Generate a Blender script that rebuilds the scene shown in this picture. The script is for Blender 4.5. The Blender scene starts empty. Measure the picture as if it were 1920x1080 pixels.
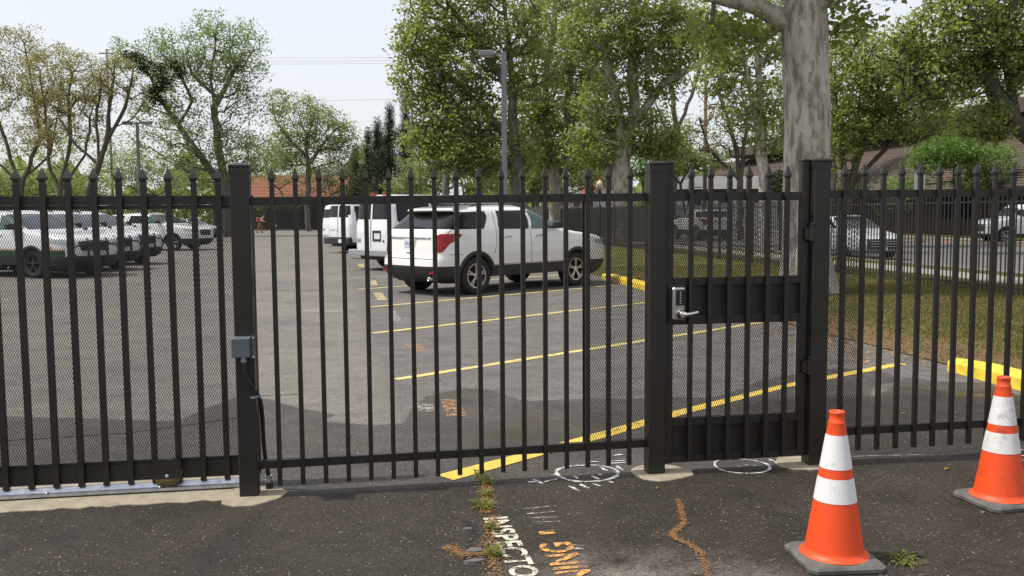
import bpy, bmesh, math, random
import numpy as np
from mathutils import Vector, Matrix

# ------------------------------------------------------------------ camera, sky, sun, exposure
scene = bpy.context.scene
COL = scene.collection
F_PX, PITCH, ROLL, YAW = 1700.0, 0.08132249, 0.00785804, 0.16133371
CAM = Vector((0.4932, -5.1445, 1.56))
fw_h = Vector((math.sin(YAW), math.cos(YAW), 0)); rt = Vector((math.cos(YAW), -math.sin(YAW), 0)); up = Vector((0, 0, 1))
fw = fw_h*math.cos(PITCH) - up*math.sin(PITCH)
cup = fw_h*math.sin(PITCH) + up*math.cos(PITCH)
c_r = rt*math.cos(ROLL) - cup*math.sin(ROLL)
c_u = rt*math.sin(ROLL) + cup*math.cos(ROLL)
cam_data = bpy.data.cameras.new('camera'); cam = bpy.data.objects.new('camera', cam_data); COL.objects.link(cam)
m = Matrix((c_r, c_u, -fw)).transposed().to_4x4(); m.translation = CAM
cam.matrix_world = m
cam_data.sensor_width = 36.0; cam_data.lens = 36.0*F_PX/1920.0
cam_data.clip_start = 0.05; cam_data.clip_end = 1500.0
scene.camera = cam

SUN_EL = math.radians(60.0)
sun_h = Vector((-1.0, 0.05, 0)).normalized()          # towards the sun, on the ground
to_sun = sun_h*math.cos(SUN_EL) + up*math.sin(SUN_EL)
world = bpy.data.worlds.new('World'); scene.world = world; world.use_nodes = True
nt = world.node_tree; nt.nodes.clear()
n_out = nt.nodes.new('ShaderNodeOutputWorld'); n_bg = nt.nodes.new('ShaderNodeBackground')
n_sky = nt.nodes.new('ShaderNodeTexSky'); n_sky.sky_type = 'NISHITA'; n_sky.sun_disc = False
n_sky.sun_elevation = SUN_EL
n_sky.sun_rotation = math.atan2(sun_h.x, sun_h.y)
n_sky.dust_density = 4.0; n_sky.air_density = 1.0; n_sky.ozone_density = 1.2
n_mix = nt.nodes.new('ShaderNodeMix'); n_mix.data_type = 'RGBA'; n_mix.inputs[0].default_value = 0.62   # thin milky overcast
n_mix.inputs[7].default_value = (6.7, 6.75, 6.95, 1)
nt.links.new(n_sky.outputs[0], n_mix.inputs[6]); nt.links.new(n_mix.outputs[2], n_bg.inputs[0])
n_bg.inputs[1].default_value = 0.118
nt.links.new(n_bg.outputs[0], n_out.inputs[0])
sun_data = bpy.data.lights.new('sun', 'SUN'); sun_data.energy = 2.8; sun_data.angle = math.radians(1.5); sun_data.color = (1.0, 0.955, 0.88)
sun = bpy.data.objects.new('sun', sun_data); COL.objects.link(sun)
sun.rotation_euler = to_sun.to_track_quat('Z', 'Y').to_euler(); sun.location = (-20, 0, 40)
scene.view_settings.view_transform = 'Standard'; scene.view_settings.look = 'None'
scene.view_settings.gamma = 1.0; scene.view_settings.exposure = 0.52
scene.render.engine = 'CYCLES'
scene.cycles.max_bounces = 10; scene.cycles.diffuse_bounces = 6; scene.cycles.transparent_max_bounces = 12; scene.cycles.caustics_reflective = False; scene.cycles.caustics_refractive = False

# ------------------------------------------------------------------ helpers
def ray(u, v):
    X = u-960.0; Y = v-540.0
    d = fw*F_PX + c_r*X - c_u*Y
    return d/(d.dot(fw_h))
def at(u, v, depth):
    return CAM + ray(u, v)*depth
def gnd(u, v, z=0.0):
    d = ray(u, v); return CAM + d*((z-CAM.z)/d.z)

class MB:
    def __init__(self): self.v = []; self.f = []
    def add(self, vs, fs):
        o = len(self.v); self.v.extend([tuple(p) for p in vs]); self.f.extend([tuple(i+o for i in f) for f in fs]); return self
    def box(self, c, s, rz=0.0, R=None):
        hx, hy, hz = s[0]/2, s[1]/2, s[2]/2
        ps = [Vector((x, y, z)) for z in (-hz, hz) for x, y in ((-hx, -hy), (hx, -hy), (hx, hy), (-hx, hy))]
        M = R if R is not None else Matrix.Rotation(rz, 3, 'Z')
        return self.add([M @ p + Vector(c) for p in ps], [(3, 2, 1, 0), (4, 5, 6, 7), (0, 1, 5, 4), (1, 2, 6, 5), (2, 3, 7, 6), (3, 0, 4, 7)])
    def bar(self, a, b, w, h, upv=(0, 0, 1)):
        a = Vector(a); b = Vector(b); d = b-a; L = d.length; d.normalize()
        u_ = Vector(upv); s_ = d.cross(u_)
        if s_.length < 1e-5: s_ = d.cross(Vector((1, 0, 0)))
        s_.normalize(); u_ = s_.cross(d)
        return self.box((a+b)/2, (L, w, h), R=Matrix((d, s_, u_)).transposed())
    def bevbox(self, c, s, b, rz=0.0):
        hx, hy, hz = s[0]/2, s[1]/2, s[2]/2
        def ring(z, i):
            x, y = hx-i, hy-i
            return [(x-b, -y, z), (x, -y+b, z), (x, y-b, z), (x-b, y, z), (-x+b, y, z), (-x, y-b, z), (-x, -y+b, z), (-x+b, -y, z)]
        vs = ring(-hz, b*.6)+ring(-hz+b, 0)+ring(hz-b, 0)+ring(hz, b*.6)
        fs = [tuple(reversed(range(8))), tuple(range(24, 32))]
        for k in range(3):
            for i in range(8): fs.append((k*8+i, k*8+(i+1) % 8, k*8+8+(i+1) % 8, k*8+8+i))
        M = Matrix.Rotation(rz, 3, 'Z')
        return self.add([M @ Vector(p)+Vector(c) for p in vs], fs)
    def tube(self, path, rad, n=8, caps=True):
        path = [Vector(p) for p in path]; k = len(path)
        if not hasattr(rad, '__len__'): rad = [rad]*k
        vs = []; fs = []; prev = None
        for i, p in enumerate(path):
            t = (path[min(i+1, k-1)]-path[max(i-1, 0)])
            if t.length < 1e-9: t = Vector((0, 0, 1))
            t.normalize()
            if prev is None:
                a = t.cross(Vector((0, 0, 1)))
                if a.length < 1e-3: a = t.cross(Vector((1, 0, 0)))
            else: a = prev - t*prev.dot(t)
            a.normalize(); prev = a; b = t.cross(a)
            for j in range(n):
                q = 2*math.pi*j/n; vs.append(p+(a*math.cos(q)+b*math.sin(q))*rad[i])
        for i in range(k-1):
            for j in range(n): fs.append((i*n+j, i*n+(j+1) % n, (i+1)*n+(j+1) % n, (i+1)*n+j))
        if caps: fs += [tuple(reversed(range(n))), tuple(range((k-1)*n, k*n))]
        return self.add(vs, fs)
    def lathe(self, prof, n=24, c=(0, 0, 0), R=None, capends=False):
        vs = []; fs = []; M = R if R is not None else Matrix.Identity(3)
        for r, z in prof:
            for j in range(n):
                q = 2*math.pi*j/n; vs.append(M @ Vector((r*math.cos(q), r*math.sin(q), z))+Vector(c))
        for i in range(len(prof)-1):
            for j in range(n): fs.append((i*n+j, i*n+(j+1) % n, (i+1)*n+(j+1) % n, (i+1)*n+j))
        if capends: fs += [tuple(reversed(range(n))), tuple(range((len(prof)-1)*n, len(prof)*n))]
        return self.add(vs, fs)
    def prism(self, poly, ext, o=(0, 0, 0), ax=(1, 0, 0), ay=(0, 0, 1)):
        ax = Vector(ax); ay = Vector(ay); o = Vector(o); e = Vector(ext); n = len(poly)
        vs = [o+ax*p[0]+ay*p[1] for p in poly]; vs += [p+e for p in vs]
        fs = [tuple(reversed(range(n))), tuple(range(n, 2*n))]+[(i, (i+1) % n, (i+1) % n+n, i+n) for i in range(n)]
        return self.add(vs, fs)
    def mesh(self, name, mat, smooth=False, off=None):
        me = bpy.data.meshes.new(name)
        vs = self.v if off is None else [(a-off[0], b-off[1], c-off[2]) for a, b, c in self.v]
        me.from_pydata(vs, [], self.f); me.update()
        if mat: me.materials.append(mat)
        if smooth: me.polygons.foreach_set('use_smooth', [True]*len(me.polygons))
        return me
    def obj(self, name, mat, parent=None, smooth=False, world_off=False):
        off = parent.location if (parent is not None and world_off) else None
        return link(name, self.mesh(name, mat, smooth, off), parent)

def link(name, me, parent=None):
    o = bpy.data.objects.new(name, me); COL.objects.link(o)
    if parent is not None: o.parent = parent
    return o
def tag(o, label=None, cat=None, group=None, kind=None):
    if label: o['label'] = label
    if cat: o['category'] = cat
    if group: o['group'] = group
    if kind: o['kind'] = kind
    return o
def thing(name, label, cat, loc=(0, 0, 0), rz=0.0, group=None):
    o = bpy.data.objects.new(name, None); COL.objects.link(o); o.location = loc; o.rotation_euler = (0, 0, rz); o.empty_display_size = .1
    return tag(o, label, cat, group)
def copy_tree(o, parent=None):
    c = o.copy(); COL.objects.link(c); c.parent = parent
    for ch in o.children: copy_tree(ch, c)
    return c
def recentre(mb):
    xs = np.array(mb.v); c = xs.mean(0); c[2] = xs[:, 2].min(); return Vector(c)
def solo(name, mb, mat, label, cat, group=None, smooth=False, kind=None):
    c = recentre(mb); o = link(name, mb.mesh(name, mat, smooth, c)); o.location = c
    return tag(o, label, cat, group, kind)
def struct(name, mb, mat, smooth=False, kind='structure'):
    o = mb.obj(name, mat, None, smooth); o['kind'] = kind; return o

# ------------------------------------------------------------------ materials
def newmat(name):
    mt = bpy.data.materials.new(name); mt.use_nodes = True; t = mt.node_tree
    return mt, t, t.nodes['Principled BSDF'], t.nodes['Material Output']
def N(t, typ, **kw):
    n = t.nodes.new(typ)
    for k, v in kw.items(): setattr(n, k, v)
    return n
def coords(t, scale=(1, 1, 1), rot=(0, 0, 0)):
    tc = N(t, 'ShaderNodeTexCoord'); mp = N(t, 'ShaderNodeMapping'); mp.inputs['Scale'].default_value = scale; mp.inputs['Rotation'].default_value = rot
    t.links.new(tc.outputs['Object'], mp.inputs[0]); return mp.outputs[0]
def noise(t, co, scale, detail=4.0, rough=0.55):
    n = N(t, 'ShaderNodeTexNoise'); n.inputs['Scale'].default_value = scale; n.inputs['Detail'].default_value = detail; n.inputs['Roughness'].default_value = rough
    t.links.new(co, n.inputs['Vector']); return n.outputs[0]
def ramp(t, fac, stops):
    r = N(t, 'ShaderNodeValToRGB'); el = r.color_ramp.elements
    while len(el) < len(stops): el.new(0.5)
    for e, (p, c) in zip(el, stops): e.position = p; e.color = (*c, 1) if len(c) == 3 else c
    t.links.new(fac, r.inputs[0]); return r.outputs[0]
def mixc(t, fac, a, b, mode='MIX'):
    n = N(t, 'ShaderNodeMix', data_type='RGBA', blend_type=mode)
    for s, v in ((0, fac), (6, a), (7, b)):
        if hasattr(v, 'is_linked'): t.links.new(v, n.inputs[s])
        elif s == 0: n.inputs[0].default_value = v
        else: n.inputs[s].default_value = (*v, 1)
    return n.outputs[2]
def mathn(t, op, a, b=0.0, clamp=False):
    n = N(t, 'ShaderNodeMath', operation=op); n.use_clamp = clamp
    for i, v in enumerate((a, b)):
        if hasattr(v, 'is_linked'): t.links.new(v, n.inputs[i])
        else: n.inputs[i].default_value = v
    return n.outputs[0]
def maprange(t, v, a, b, c=0.0, d=1.0):
    n = N(t, 'ShaderNodeMapRange'); t.links.new(v, n.inputs[0])
    for i, x in enumerate((a, b, c, d)): n.inputs[i+1].default_value = x
    return n.outputs[0]
def bump(t, bs, h, strength=0.3, dist=0.01):
    b = N(t, 'ShaderNodeBump'); b.inputs['Strength'].default_value = strength; b.inputs['Distance'].default_value = dist
    t.links.new(h, b.inputs['Height']); t.links.new(b.outputs[0], bs.inputs['Normal'])
def simple(name, col, rough=0.5, metal=0.0, var=0.12, vscale=6.0, spec=0.5, bmp=0.0, bscale=60.0, coat=0.0):
    mt, t, bs, out = newmat(name); co = coords(t)
    a = tuple(x*(1-var) for x in col); b = tuple(min(1, x*(1+var)) for x in col)
    t.links.new(ramp(t, noise(t, co, vscale), [(0.3, a), (0.7, b)]), bs.inputs['Base Color'])
    bs.inputs['Roughness'].default_value = rough; bs.inputs['Metallic'].default_value = metal
    bs.inputs['Specular IOR Level'].default_value = spec; bs.inputs['Coat Weight'].default_value = coat; bs.inputs['Coat Roughness'].default_value = 0.05
    if bmp: bump(t, bs, noise(t, co, bscale), bmp, 0.004)
    return mt
def leafmat(name, c1, c2, trans=0.35, rough=0.5):
    mt, t, bs, out = newmat(name)
    g = N(t, 'ShaderNodeNewGeometry')
    co = coords(t)
    base = ramp(t, g.outputs['Random Per Island'], [(0.0, c1), (1.0, c2)])
    big = noise(t, co, 0.55, 2.0)
    col = mixc(t, maprange(t, big, .35, .65, 0, .4), base, tuple(x*.85 for x in c1))
    t.links.new(col, bs.inputs['Base Color']); bs.inputs['Roughness'].default_value = rough; bs.inputs['Specular IOR Level'].default_value = 0.35
    tr = N(t, 'ShaderNodeBsdfTranslucent'); t.links.new(mixc(t, 0.55, col, (c2[0]*1.45, c2[1]*1.4, c2[2]*.9)), tr.inputs[0])
    mx = N(t, 'ShaderNodeMixShader'); mx.inputs[0].default_value = trans
    t.links.new(bs.outputs[0], mx.inputs[1]); t.links.new(tr.outputs[0], mx.inputs[2]); t.links.new(mx.outputs[0], out.inputs[0])
    return mt
def wornpaint(name, col, lo=0.42, hi=0.52, scale=9.0, fine=90.0, rough=0.75, cover=1.0, feather=0.0):
    """flaking road paint: bare asphalt shows through where noise eats it"""
    mt, t, bs, out = newmat(name); co = coords(t)
    a = noise(t, co, scale, 5.0, .65); b = noise(t, co, fine, 3.0, .7)
    s = mathn(t, 'ADD', mathn(t, 'MULTIPLY', a, .6), mathn(t, 'MULTIPLY', b, .4))
    if feather: s = mathn(t, 'ADD', s, mathn(t, 'MULTIPLY', mathn(t, 'SUBTRACT', N(t, 'ShaderNodeAttribute', attribute_name='core').outputs['Fac'], .62), feather))
    fac = mathn(t, 'MULTIPLY', maprange(t, s, lo, hi), cover)
    t.links.new(mixc(t, maprange(t, noise(t, co, 25.0), .3, .7), tuple(x*.72 for x in col), col), bs.inputs['Base Color'])
    bs.inputs['Roughness'].default_value = rough
    tp = N(t, 'ShaderNodeBsdfTransparent'); mx = N(t, 'ShaderNodeMixShader')
    t.links.new(fac, mx.inputs[0]); t.links.new(tp.outputs[0], mx.inputs[1]); t.links.new(bs.outputs[0], mx.inputs[2]); t.links.new(mx.outputs[0], out.inputs[0])
    return mt

def asphalt_mat():
    mt, t, bs, out = newmat('asphalt'); co = coords(t)
    wet = N(t, 'ShaderNodeAttribute', attribute_name='wet').outputs['Fac']
    stall = N(t, 'ShaderNodeAttribute', attribute_name='stall').outputs['Fac']
    pud = N(t, 'ShaderNodeAttribute', attribute_name='puddle').outputs['Fac']
    near = N(t, 'ShaderNodeAttribute', attribute_name='near').outputs['Fac']
    dust = N(t, 'ShaderNodeAttribute', attribute_name='dust').outputs['Fac']
    big = noise(t, co, 0.35, 5.0, .6); mid = noise(t, co, 2.4, 6.0, .6); fine = noise(t, co, 75.0, 3.0, .7)
    streak = noise(t, coords(t, (0.5, 3.0, 1)), 1.3, 5.0, .6)
    dry = ramp(t, mid, [(0.25, (.110, .101, .090)), (0.75, (.172, .158, .141))])
    dry = mixc(t, maprange(t, big, .4, .65, 0, .55), dry, (.205, .182, .153))
    dry = mixc(t, maprange(t, streak, .52, .7, 0, .5), dry, (.100, .095, .089))
    smud = noise(t, co, .8, 7.0, .7); dry = mixc(t, maprange(t, smud, .54, .66, 0, .55), dry, (.085, .081, .076)); dry = mixc(t, maprange(t, noise(t, co, 5.5, 4.0, .7), .62, .72, 0, .5), dry, (.075, .07, .066))
    st = ramp(t, mid, [(0.25, (.078, .073, .067)), (0.75, (.150, .139, .126))])
    st = mixc(t, maprange(t, streak, .5, .68, 0, .6), st, (.165, .150, .134))
    dry = mixc(t, maprange(t, mathn(t, 'ADD', stall, mathn(t, 'MULTIPLY', mathn(t, 'SUBTRACT', mid, .5), .9)), .25, .75), dry, st)
    damp = ramp(t, mid, [(0.25, (.040, .0365, .033)), (0.75, (.088, .080, .071))])
    damp = mixc(t, maprange(t, noise(t, co, 1.1, 4.0, .6), .45, .7, 0, .6), damp, (.062, .047, .030))
    old = ramp(t, mid, [(0.25, (.0195, .0160, .0122)), (0.75, (.043, .0355, .0275))])
    old = mixc(t, maprange(t, noise(t, co, .9, 5.0, .65), .5, .72, 0, .55), old, (.058, .047, .035))
    old = mixc(t, mathn(t, 'MULTIPLY', dust, maprange(t, noise(t, co, 4.0, 5.0, .7), .35, .6)), old, (.150, .135, .116))
    sealed = mixc(t, maprange(t, mathn(t, 'ADD', near, mathn(t, 'MULTIPLY', mathn(t, 'SUBTRACT', mid, .5), .5)), .3, .7), damp, old)
    wf = maprange(t, mathn(t, 'ADD', wet, mathn(t, 'MULTIPLY', mathn(t, 'SUBTRACT', noise(t, co, 7.0, 5.0, .6), .5), .35)), .42, .58)
    col = mixc(t, wf, dry, sealed)
    # aggregate: pale chips worn free of binder, dark pits
    vo = N(t, 'ShaderNodeTexVoronoi'); vo.inputs['Scale'].default_value = 78.0; t.links.new(co, vo.inputs['Vector'])
    sep = N(t, 'ShaderNodeSeparateColor'); t.links.new(vo.outputs['Color'], sep.inputs[0])
    dens = maprange(t, noise(t, co, 3.0, 4.0, .6), .35, .72, .985, .86)
    chip = mathn(t, 'MULTIPLY', mathn(t, 'GREATER_THAN', sep.outputs[0], dens), maprange(t, vo.outputs['Distance'], .42, .2))
    col = mixc(t, mathn(t, 'MULTIPLY', chip, maprange(t, sep.outputs[1], 0, 1, .25, .9)), col, mixc(t, sep.outputs[2], (.24, .21, .17), (.36, .33, .29)))
    vo2 = N(t, 'ShaderNodeTexVoronoi'); vo2.inputs['Scale'].default_value = 130.0; t.links.new(co, vo2.inputs['Vector'])
    sp2 = N(t, 'ShaderNodeSeparateColor'); t.links.new(vo2.outputs['Color'], sp2.inputs[0])
    gr = N(t, 'ShaderNodeVectorMath', operation='SCALE'); t.links.new(col, gr.inputs[0]); t.links.new(maprange(t, sp2.outputs[0], 0, 1, .45, 1.65), gr.inputs['Scale']); col = mixc(t, .85, col, gr.outputs[0])
    col = mixc(t, mathn(t, 'MULTIPLY', pud, .8), col, (.034, .026, .011))  # wet puddle, its olive-brown foliage reflection painted into the base colour
    t.links.new(col, bs.inputs['Base Color'])
    r = mixc(t, wf, (.92, .92, .92), ramp(t, noise(t, co, 1.6, 4.0, .6), [(.35, (.62, .62, .62)), (.65, (.86, .86, .86))])); r = mixc(t, pud, r, (.10, .10, .10))
    t.links.new(r, bs.inputs['Roughness']); bs.inputs['Specular IOR Level'].default_value = .25
    h = mathn(t, 'ADD', mathn(t, 'MULTIPLY', vo2.outputs['Distance'], .7), fine)
    h = mathn(t, 'MULTIPLY', h, mathn(t, 'SUBTRACT', 1.0, mathn(t, 'MULTIPLY', pud, .93)))
    bump(t, bs, h, .6, .006)
    return mt
def concrete_mat(name, c1, c2):
    mt, t, bs, out = newmat(name); co = coords(t)
    c = ramp(t, noise(t, co, 9.0, 6.0, .65), [(0.3, c1), (0.7, c2)])
    c = mixc(t, maprange(t, noise(t, co, 140.0, 2.0), .62, .7, 0, .6), c, tuple(x*.45 for x in c1))
    t.links.new(c, bs.inputs['Base Color']); bs.inputs['Roughness'].default_value = .9
    bump(t, bs, noise(t, co, 80.0, 4.0, .7), .5, .006); return mt
def bark_mat(name, stops, scale=(3, 3, 1.1), det=3.0, bm=.4):
    mt, t, bs, out = newmat(name); co = coords(t, scale)
    f = noise(t, co, 1.5, det, .6)
    c = ramp(t, f, stops); c = mixc(t, maprange(t, noise(t, co, 9.0), .4, .7, 0, .4), c, tuple(x*.55 for x in stops[0][1]))
    t.links.new(c, bs.inputs['Base Color']); bs.inputs['Roughness'].default_value = .85
    bump(t, bs, noise(t, co, 6.0, 6.0, .65), bm, .03); return mt
def grass_mat():
    mt, t, bs, out = newmat('lawn'); co = coords(t)
    c = ramp(t, noise(t, co, 1.3, 6.0, .65), [(0.3, (.045, .060, .015)), (0.48, (.105, .108, .028)), (0.66, (.22, .172, .070))])
    lit = N(t, 'ShaderNodeAttribute', attribute_name='litter').outputs['Fac']
    f = maprange(t, mathn(t, 'ADD', lit, mathn(t, 'MULTIPLY', mathn(t, 'SUBTRACT', noise(t, co, 5.0, 5.0, .7), .5), .9)), .4, .65)
    c = mixc(t, f, c, ramp(t, noise(t, co, 22.0, 3.0), [(0.3, (.17, .105, .055)), (0.7, (.32, .22, .12))]))
    c = mixc(t, maprange(t, noise(t, co, 60.0, 3.0), .3, .7, 0, .5), c, (.03, .03, .012))
    t.links.new(c, bs.inputs['Base Color']); bs.inputs['Roughness'].default_value = .95; bs.inputs['Specular IOR Level'].default_value = .1
    bump(t, bs, noise(t, co, 35.0, 5.0, .7), .9, .05); return mt
def syc_bark():
    mt, t, bs, out = newmat('sycamore_bark'); co = coords(t, (3.0, 3.0, .85))
    a = noise(t, co, 2.2, 5.0, .55); b = noise(t, coords(t, (6, 6, 2.2), (0, 0, .6)), 1.6, 4.0, .5)
    c = ramp(t, a, [(0.33, (.15, .132, .105)), (0.42, (.255, .232, .19)), (0.50, (.38, .35, .29)), (0.66, (.47, .445, .385))])
    c = mixc(t, maprange(t, b, .555, .62, 0, .7), c, (.175, .15, .12))
    c = mixc(t, maprange(t, noise(t, co, 22.0, 4.0), .5, .7, 0, .35), c, (.10, .085, .065))
    t.links.new(c, bs.inputs['Base Color']); bs.inputs['Roughness'].default_value = .85
    bump(t, bs, mathn(t, 'ADD', mathn(t, 'MULTIPLY', b, .6), noise(t, co, 14.0, 5.0)), .5, .02); return mt
def roof_mat(name, c1, c2, sc):
    mt, t, bs, out = newmat(name); co = coords(t, sc)
    c = ramp(t, noise(t, co, 3.0, 4.0, .7), [(0.3, c1), (0.7, c2)]); t.links.new(c, bs.inputs['Base Color']); bs.inputs['Roughness'].default_value = .9
    bump(t, bs, noise(t, co, 6.0, 3.0), .6, .05); return mt

M = {}
M['asphalt'] = asphalt_mat()
M['street'] = simple('street_asphalt', (.115, .110, .106), .9, var=.25, vscale=1.2)
M['concrete'] = concrete_mat('footing_concrete', (.235, .20, .145), (.385, .335, .245))
M['walk'] = concrete_mat('walk_concrete', (.20, .19, .165), (.29, .275, .245))
M['grass'] = grass_mat()
M['soil'] = simple('soil', (.10, .09, .05), .95, var=.3, vscale=.6)
M['steel'] = simple('bronze_black_paint', (.0170, .0152, .0120), .42, var=.25, vscale=9.0, spec=.45, bmp=.08, bscale=220.0)
def fence_paint():
    mt, t, bs, out = newmat('bronze_black_paint'); co = coords(t)
    c = ramp(t, noise(t, co, 5.0, 4.0), [(0.3, (.0150, .0126, .0092)), (0.7, (.0235, .0202, .0152))])
    c = mixc(t, maprange(t, noise(t, coords(t, (14, 14, 2.5)), 1.5, 6.0, .7), .58, .78, 0, .35), c, (.060, .052, .040))
    c = mixc(t, maprange(t, noise(t, co, 70.0, 3.0, .6), .72, .76, 0, .6), c, (.085, .055, .035))
    t.links.new(c, bs.inputs['Base Color']); t.links.new(maprange(t, noise(t, co, 8.0, 4.0), .3, .7, .34, .58), bs.inputs['Roughness']); bs.inputs['Specular IOR Level'].default_value = .45
    bump(t, bs, noise(t, co, 180.0), .1, .003); return mt
M['steel'] = fence_paint()
M['mesh_steel'] = simple('mesh_black_paint', (.011, .0105, .0095), .5, var=.15)
M['galv'] = simple('galvanised_steel', (.46, .49, .54), .33, .85, var=.2, vscale=30.0)
M['chrome'] = simple('satin_chrome', (.62, .61, .58), .22, 1.0, var=.08)
M['dark_metal'] = simple('dark_steel', (.03, .03, .032), .45, .3)
M['brass'] = simple('worn_wheel_steel', (.32, .22, .09), .5, .5, var=.3, vscale=25.0)
M['grey_box'] = simple('grey_blue_enamel', (.115, .135, .155), .45, var=.1)
M['conduit'] = simple('black_conduit', (.022, .024, .026), .4, spec=.5)
M['keypad'] = simple('keypad_black', (.012, .012, .013), .4)
M['orange'] = simple('cone_orange', (.86, .085, .012), .48, var=.05, vscale=14.0, bmp=.05, bscale=90.0)
M['white_band'] = simple('cone_reflective_white', (.74, .73, .72), .42, var=.05, vscale=20.0)
M['cone_base'] = simple('cone_base_rubber', (.105, .102, .092), .85, var=.35, vscale=14.0, bmp=.3, bscale=70.0)
M['yellow'] = wornpaint('yellow_line_paint', (.66, .52, .19), .38, .48, 7.0)
M['yellow2'] = wornpaint('bold_yellow_paint', (.70, .50, .08), .35, .45, 6.0)
M['yellow_faded'] = wornpaint('faded_yellow_paint', (.62, .50, .25), .42, .52, 6.0, cover=.85)
M['orange_paint'] = wornpaint('orange_stencil_paint', (.74, .36, .10), .43, .54, 14.0, 60.0)
M['orange_faded'] = wornpaint('faded_orange_paint', (.55, .30, .14), .46, .56, 12.0, cover=.8)
M['white_paint'] = wornpaint('white_stencil_paint', (.70, .65, .53), .41, .52, 14.0, 60.0)
M['white_faded'] = wornpaint('faded_white_paint', (.55, .53, .49), .47, .57, 14.0, cover=.75)
M['chalk'] = wornpaint('white_chalk_paint', (.78, .77, .75), .43, .58, 11.0, 90.0, feather=.20)
M['chalk_faint'] = wornpaint('faint_chalk_paint', (.62, .60, .57), .45, .60, 16.0, 120.0, cover=.7, feather=.16)
M['kerb_yellow'] = simple('kerb_yellow_paint', (.74, .52, .045), .65, var=.28, vscale=9.0, bmp=.4, bscale=40.0)
M['paint_white'] = simple('car_white_paint', (.72, .715, .68), .22, var=.02, coat=.8)
M['van_white'] = simple('van_white_paint', (.74, .75, .77), .25, var=.02, coat=.7)
M['patrol_white'] = simple('patrol_white_paint', (.72, .73, .75), .25, var=.02, coat=.7)
M['silver'] = simple('silver_car_paint', (.56, .58, .62), .25, .2, var=.03, coat=.7)
M['blue_car'] = simple('grey_blue_car_paint', (.16, .21, .27), .25, .3, var=.03, coat=.7)
M['green_stripe'] = simple('green_stripe_vinyl', (.012, .062, .030), .35, var=.05)
M['gold_stripe'] = simple('gold_stripe_vinyl', (.50, .36, .12), .4, var=.05)
M['clad'] = simple('black_cladding_plastic', (.018, .0185, .02), .55, var=.15)
M['bumper_grey'] = simple('grey_bumper_steel', (.34, .36, .38), .35, .3)
M['glass'] = simple('tinted_car_glass', (.006, .007, .008), .06, var=.02, spec=.30)
M['glass_green'] = simple('green_tint_glass', (.035, .075, .062), .04, var=.35, vscale=5.0, spec=.8)
M['shield'] = simple('windshield_glass', (.035, .045, .05), .05, var=.5, vscale=3.0, spec=.5)
M['tail'] = simple('tail_lamp_red', (.27, .006, .008), .2, var=.35, vscale=14.0, spec=.4)
M['head'] = simple('head_lamp_clear', (.42, .43, .44), .10, .3, var=.3, vscale=12.0, coat=.6)
M['amber'] = simple('amber_reflector', (.75, .16, .02), .25)
M['tyre'] = simple('tyre_rubber', (.014, .014, .0145), .8, var=.2)
M['rim'] = simple('alloy_rim', (.50, .50, .51), .28, .85, var=.08)
M['rim_dark'] = simple('black_steel_rim', (.03, .03, .032), .45, .4)
M['plate'] = simple('number_plate', (.62, .64, .68), .4, var=.05)
M['ink'] = simple('plate_ink_blue', (.03, .05, .16), .5)
M['black'] = simple('matt_black', (.006, .006, .0065), .8)
M['pole'] = simple('light_pole_grey', (.17, .175, .18), .5, .2, var=.08, vscale=2.0)
M['globe'] = simple('cream_globe', (.62, .53, .36), .4, var=.05)
M['wood'] = bark_mat('weathered_plank', [(0.3, (.095, .088, .08)), (0.7, (.17, .16, .148))], (6, 6, .8))
M['pole_wood'] = bark_mat('utility_pole_wood', [(0.3, (.10, .07, .05)), (0.7, (.19, .14, .10))], (6, 6, .6))
M['hedge_fence'] = simple('dark_green_slats', (.030, .036, .030), .8, var=.25, vscale=3.0)
M['bark_syc'] = syc_bark()
M['bark_grey'] = bark_mat('grey_bark', [(0.3, (.085, .075, .062)), (0.7, (.19, .172, .145))])
M['bark_dark'] = bark_mat('dark_bark', [(0.3, (.042, .034, .027)), (0.7, (.098, .078, .060))])
M['bark_brown'] = bark_mat('brown_bark', [(0.3, (.06, .045, .032)), (0.7, (.13, .10, .072))])
M['leaf_syc'] = leafmat('sycamore_leaf', (.165, .215, .055), (.300, .350, .110), .58)
M['leaf_poplar'] = leafmat('poplar_leaf', (.150, .225, .092), (.245, .330, .150), .54)
M['leaf_locust'] = leafmat('locust_leaf', (.175, .180, .066), (.295, .265, .105), .54)
M['leaf_mid'] = leafmat('mid_tree_leaf', (.145, .205, .068), (.255, .315, .118), .55)
M['leaf_dark'] = leafmat('conifer_needle', (.016, .034, .014), (.034, .058, .024), .15)
M['leaf_mist'] = leafmat('mistletoe_leaf', (.030, .055, .016), (.055, .085, .025), .2)
M['leaf_bright'] = leafmat('shrub_leaf', (.100, .195, .034), (.175, .290, .066), .45)
M['leaf_hedge'] = leafmat('hedge_leaf', (.045, .078, .023), (.085, .125, .036), .3)
M['leaf_bud'] = leafmat('budding_leaf', (.16, .145, .065), (.24, .23, .10), .4)
M['weed'] = leafmat('weed_leaf', (.13, .155, .03), (.30, .30, .09), .35)
M['dry_leaf'] = leafmat('dry_leaf', (.24, .12, .045), (.48, .28, .12), .15)
M['blade'] = leafmat('grass_blade', (.075, .085, .020), (.24, .195, .070), .3)
M['shake'] = roof_mat('wood_shake_roof', (.055, .040, .031), (.135, .098, .076), (2.5, 2.5, 6))
M['tile'] = roof_mat('clay_tile_roof', (.21, .085, .050), (.33, .15, .095), (3, 3, 3))
M['grey_roof'] = roof_mat('grey_roof', (.24, .24, .24), (.36, .36, .35), (3, 3, 3))
M['wall_white'] = simple('white_siding', (.62, .64, .66), .8, var=.06)
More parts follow.
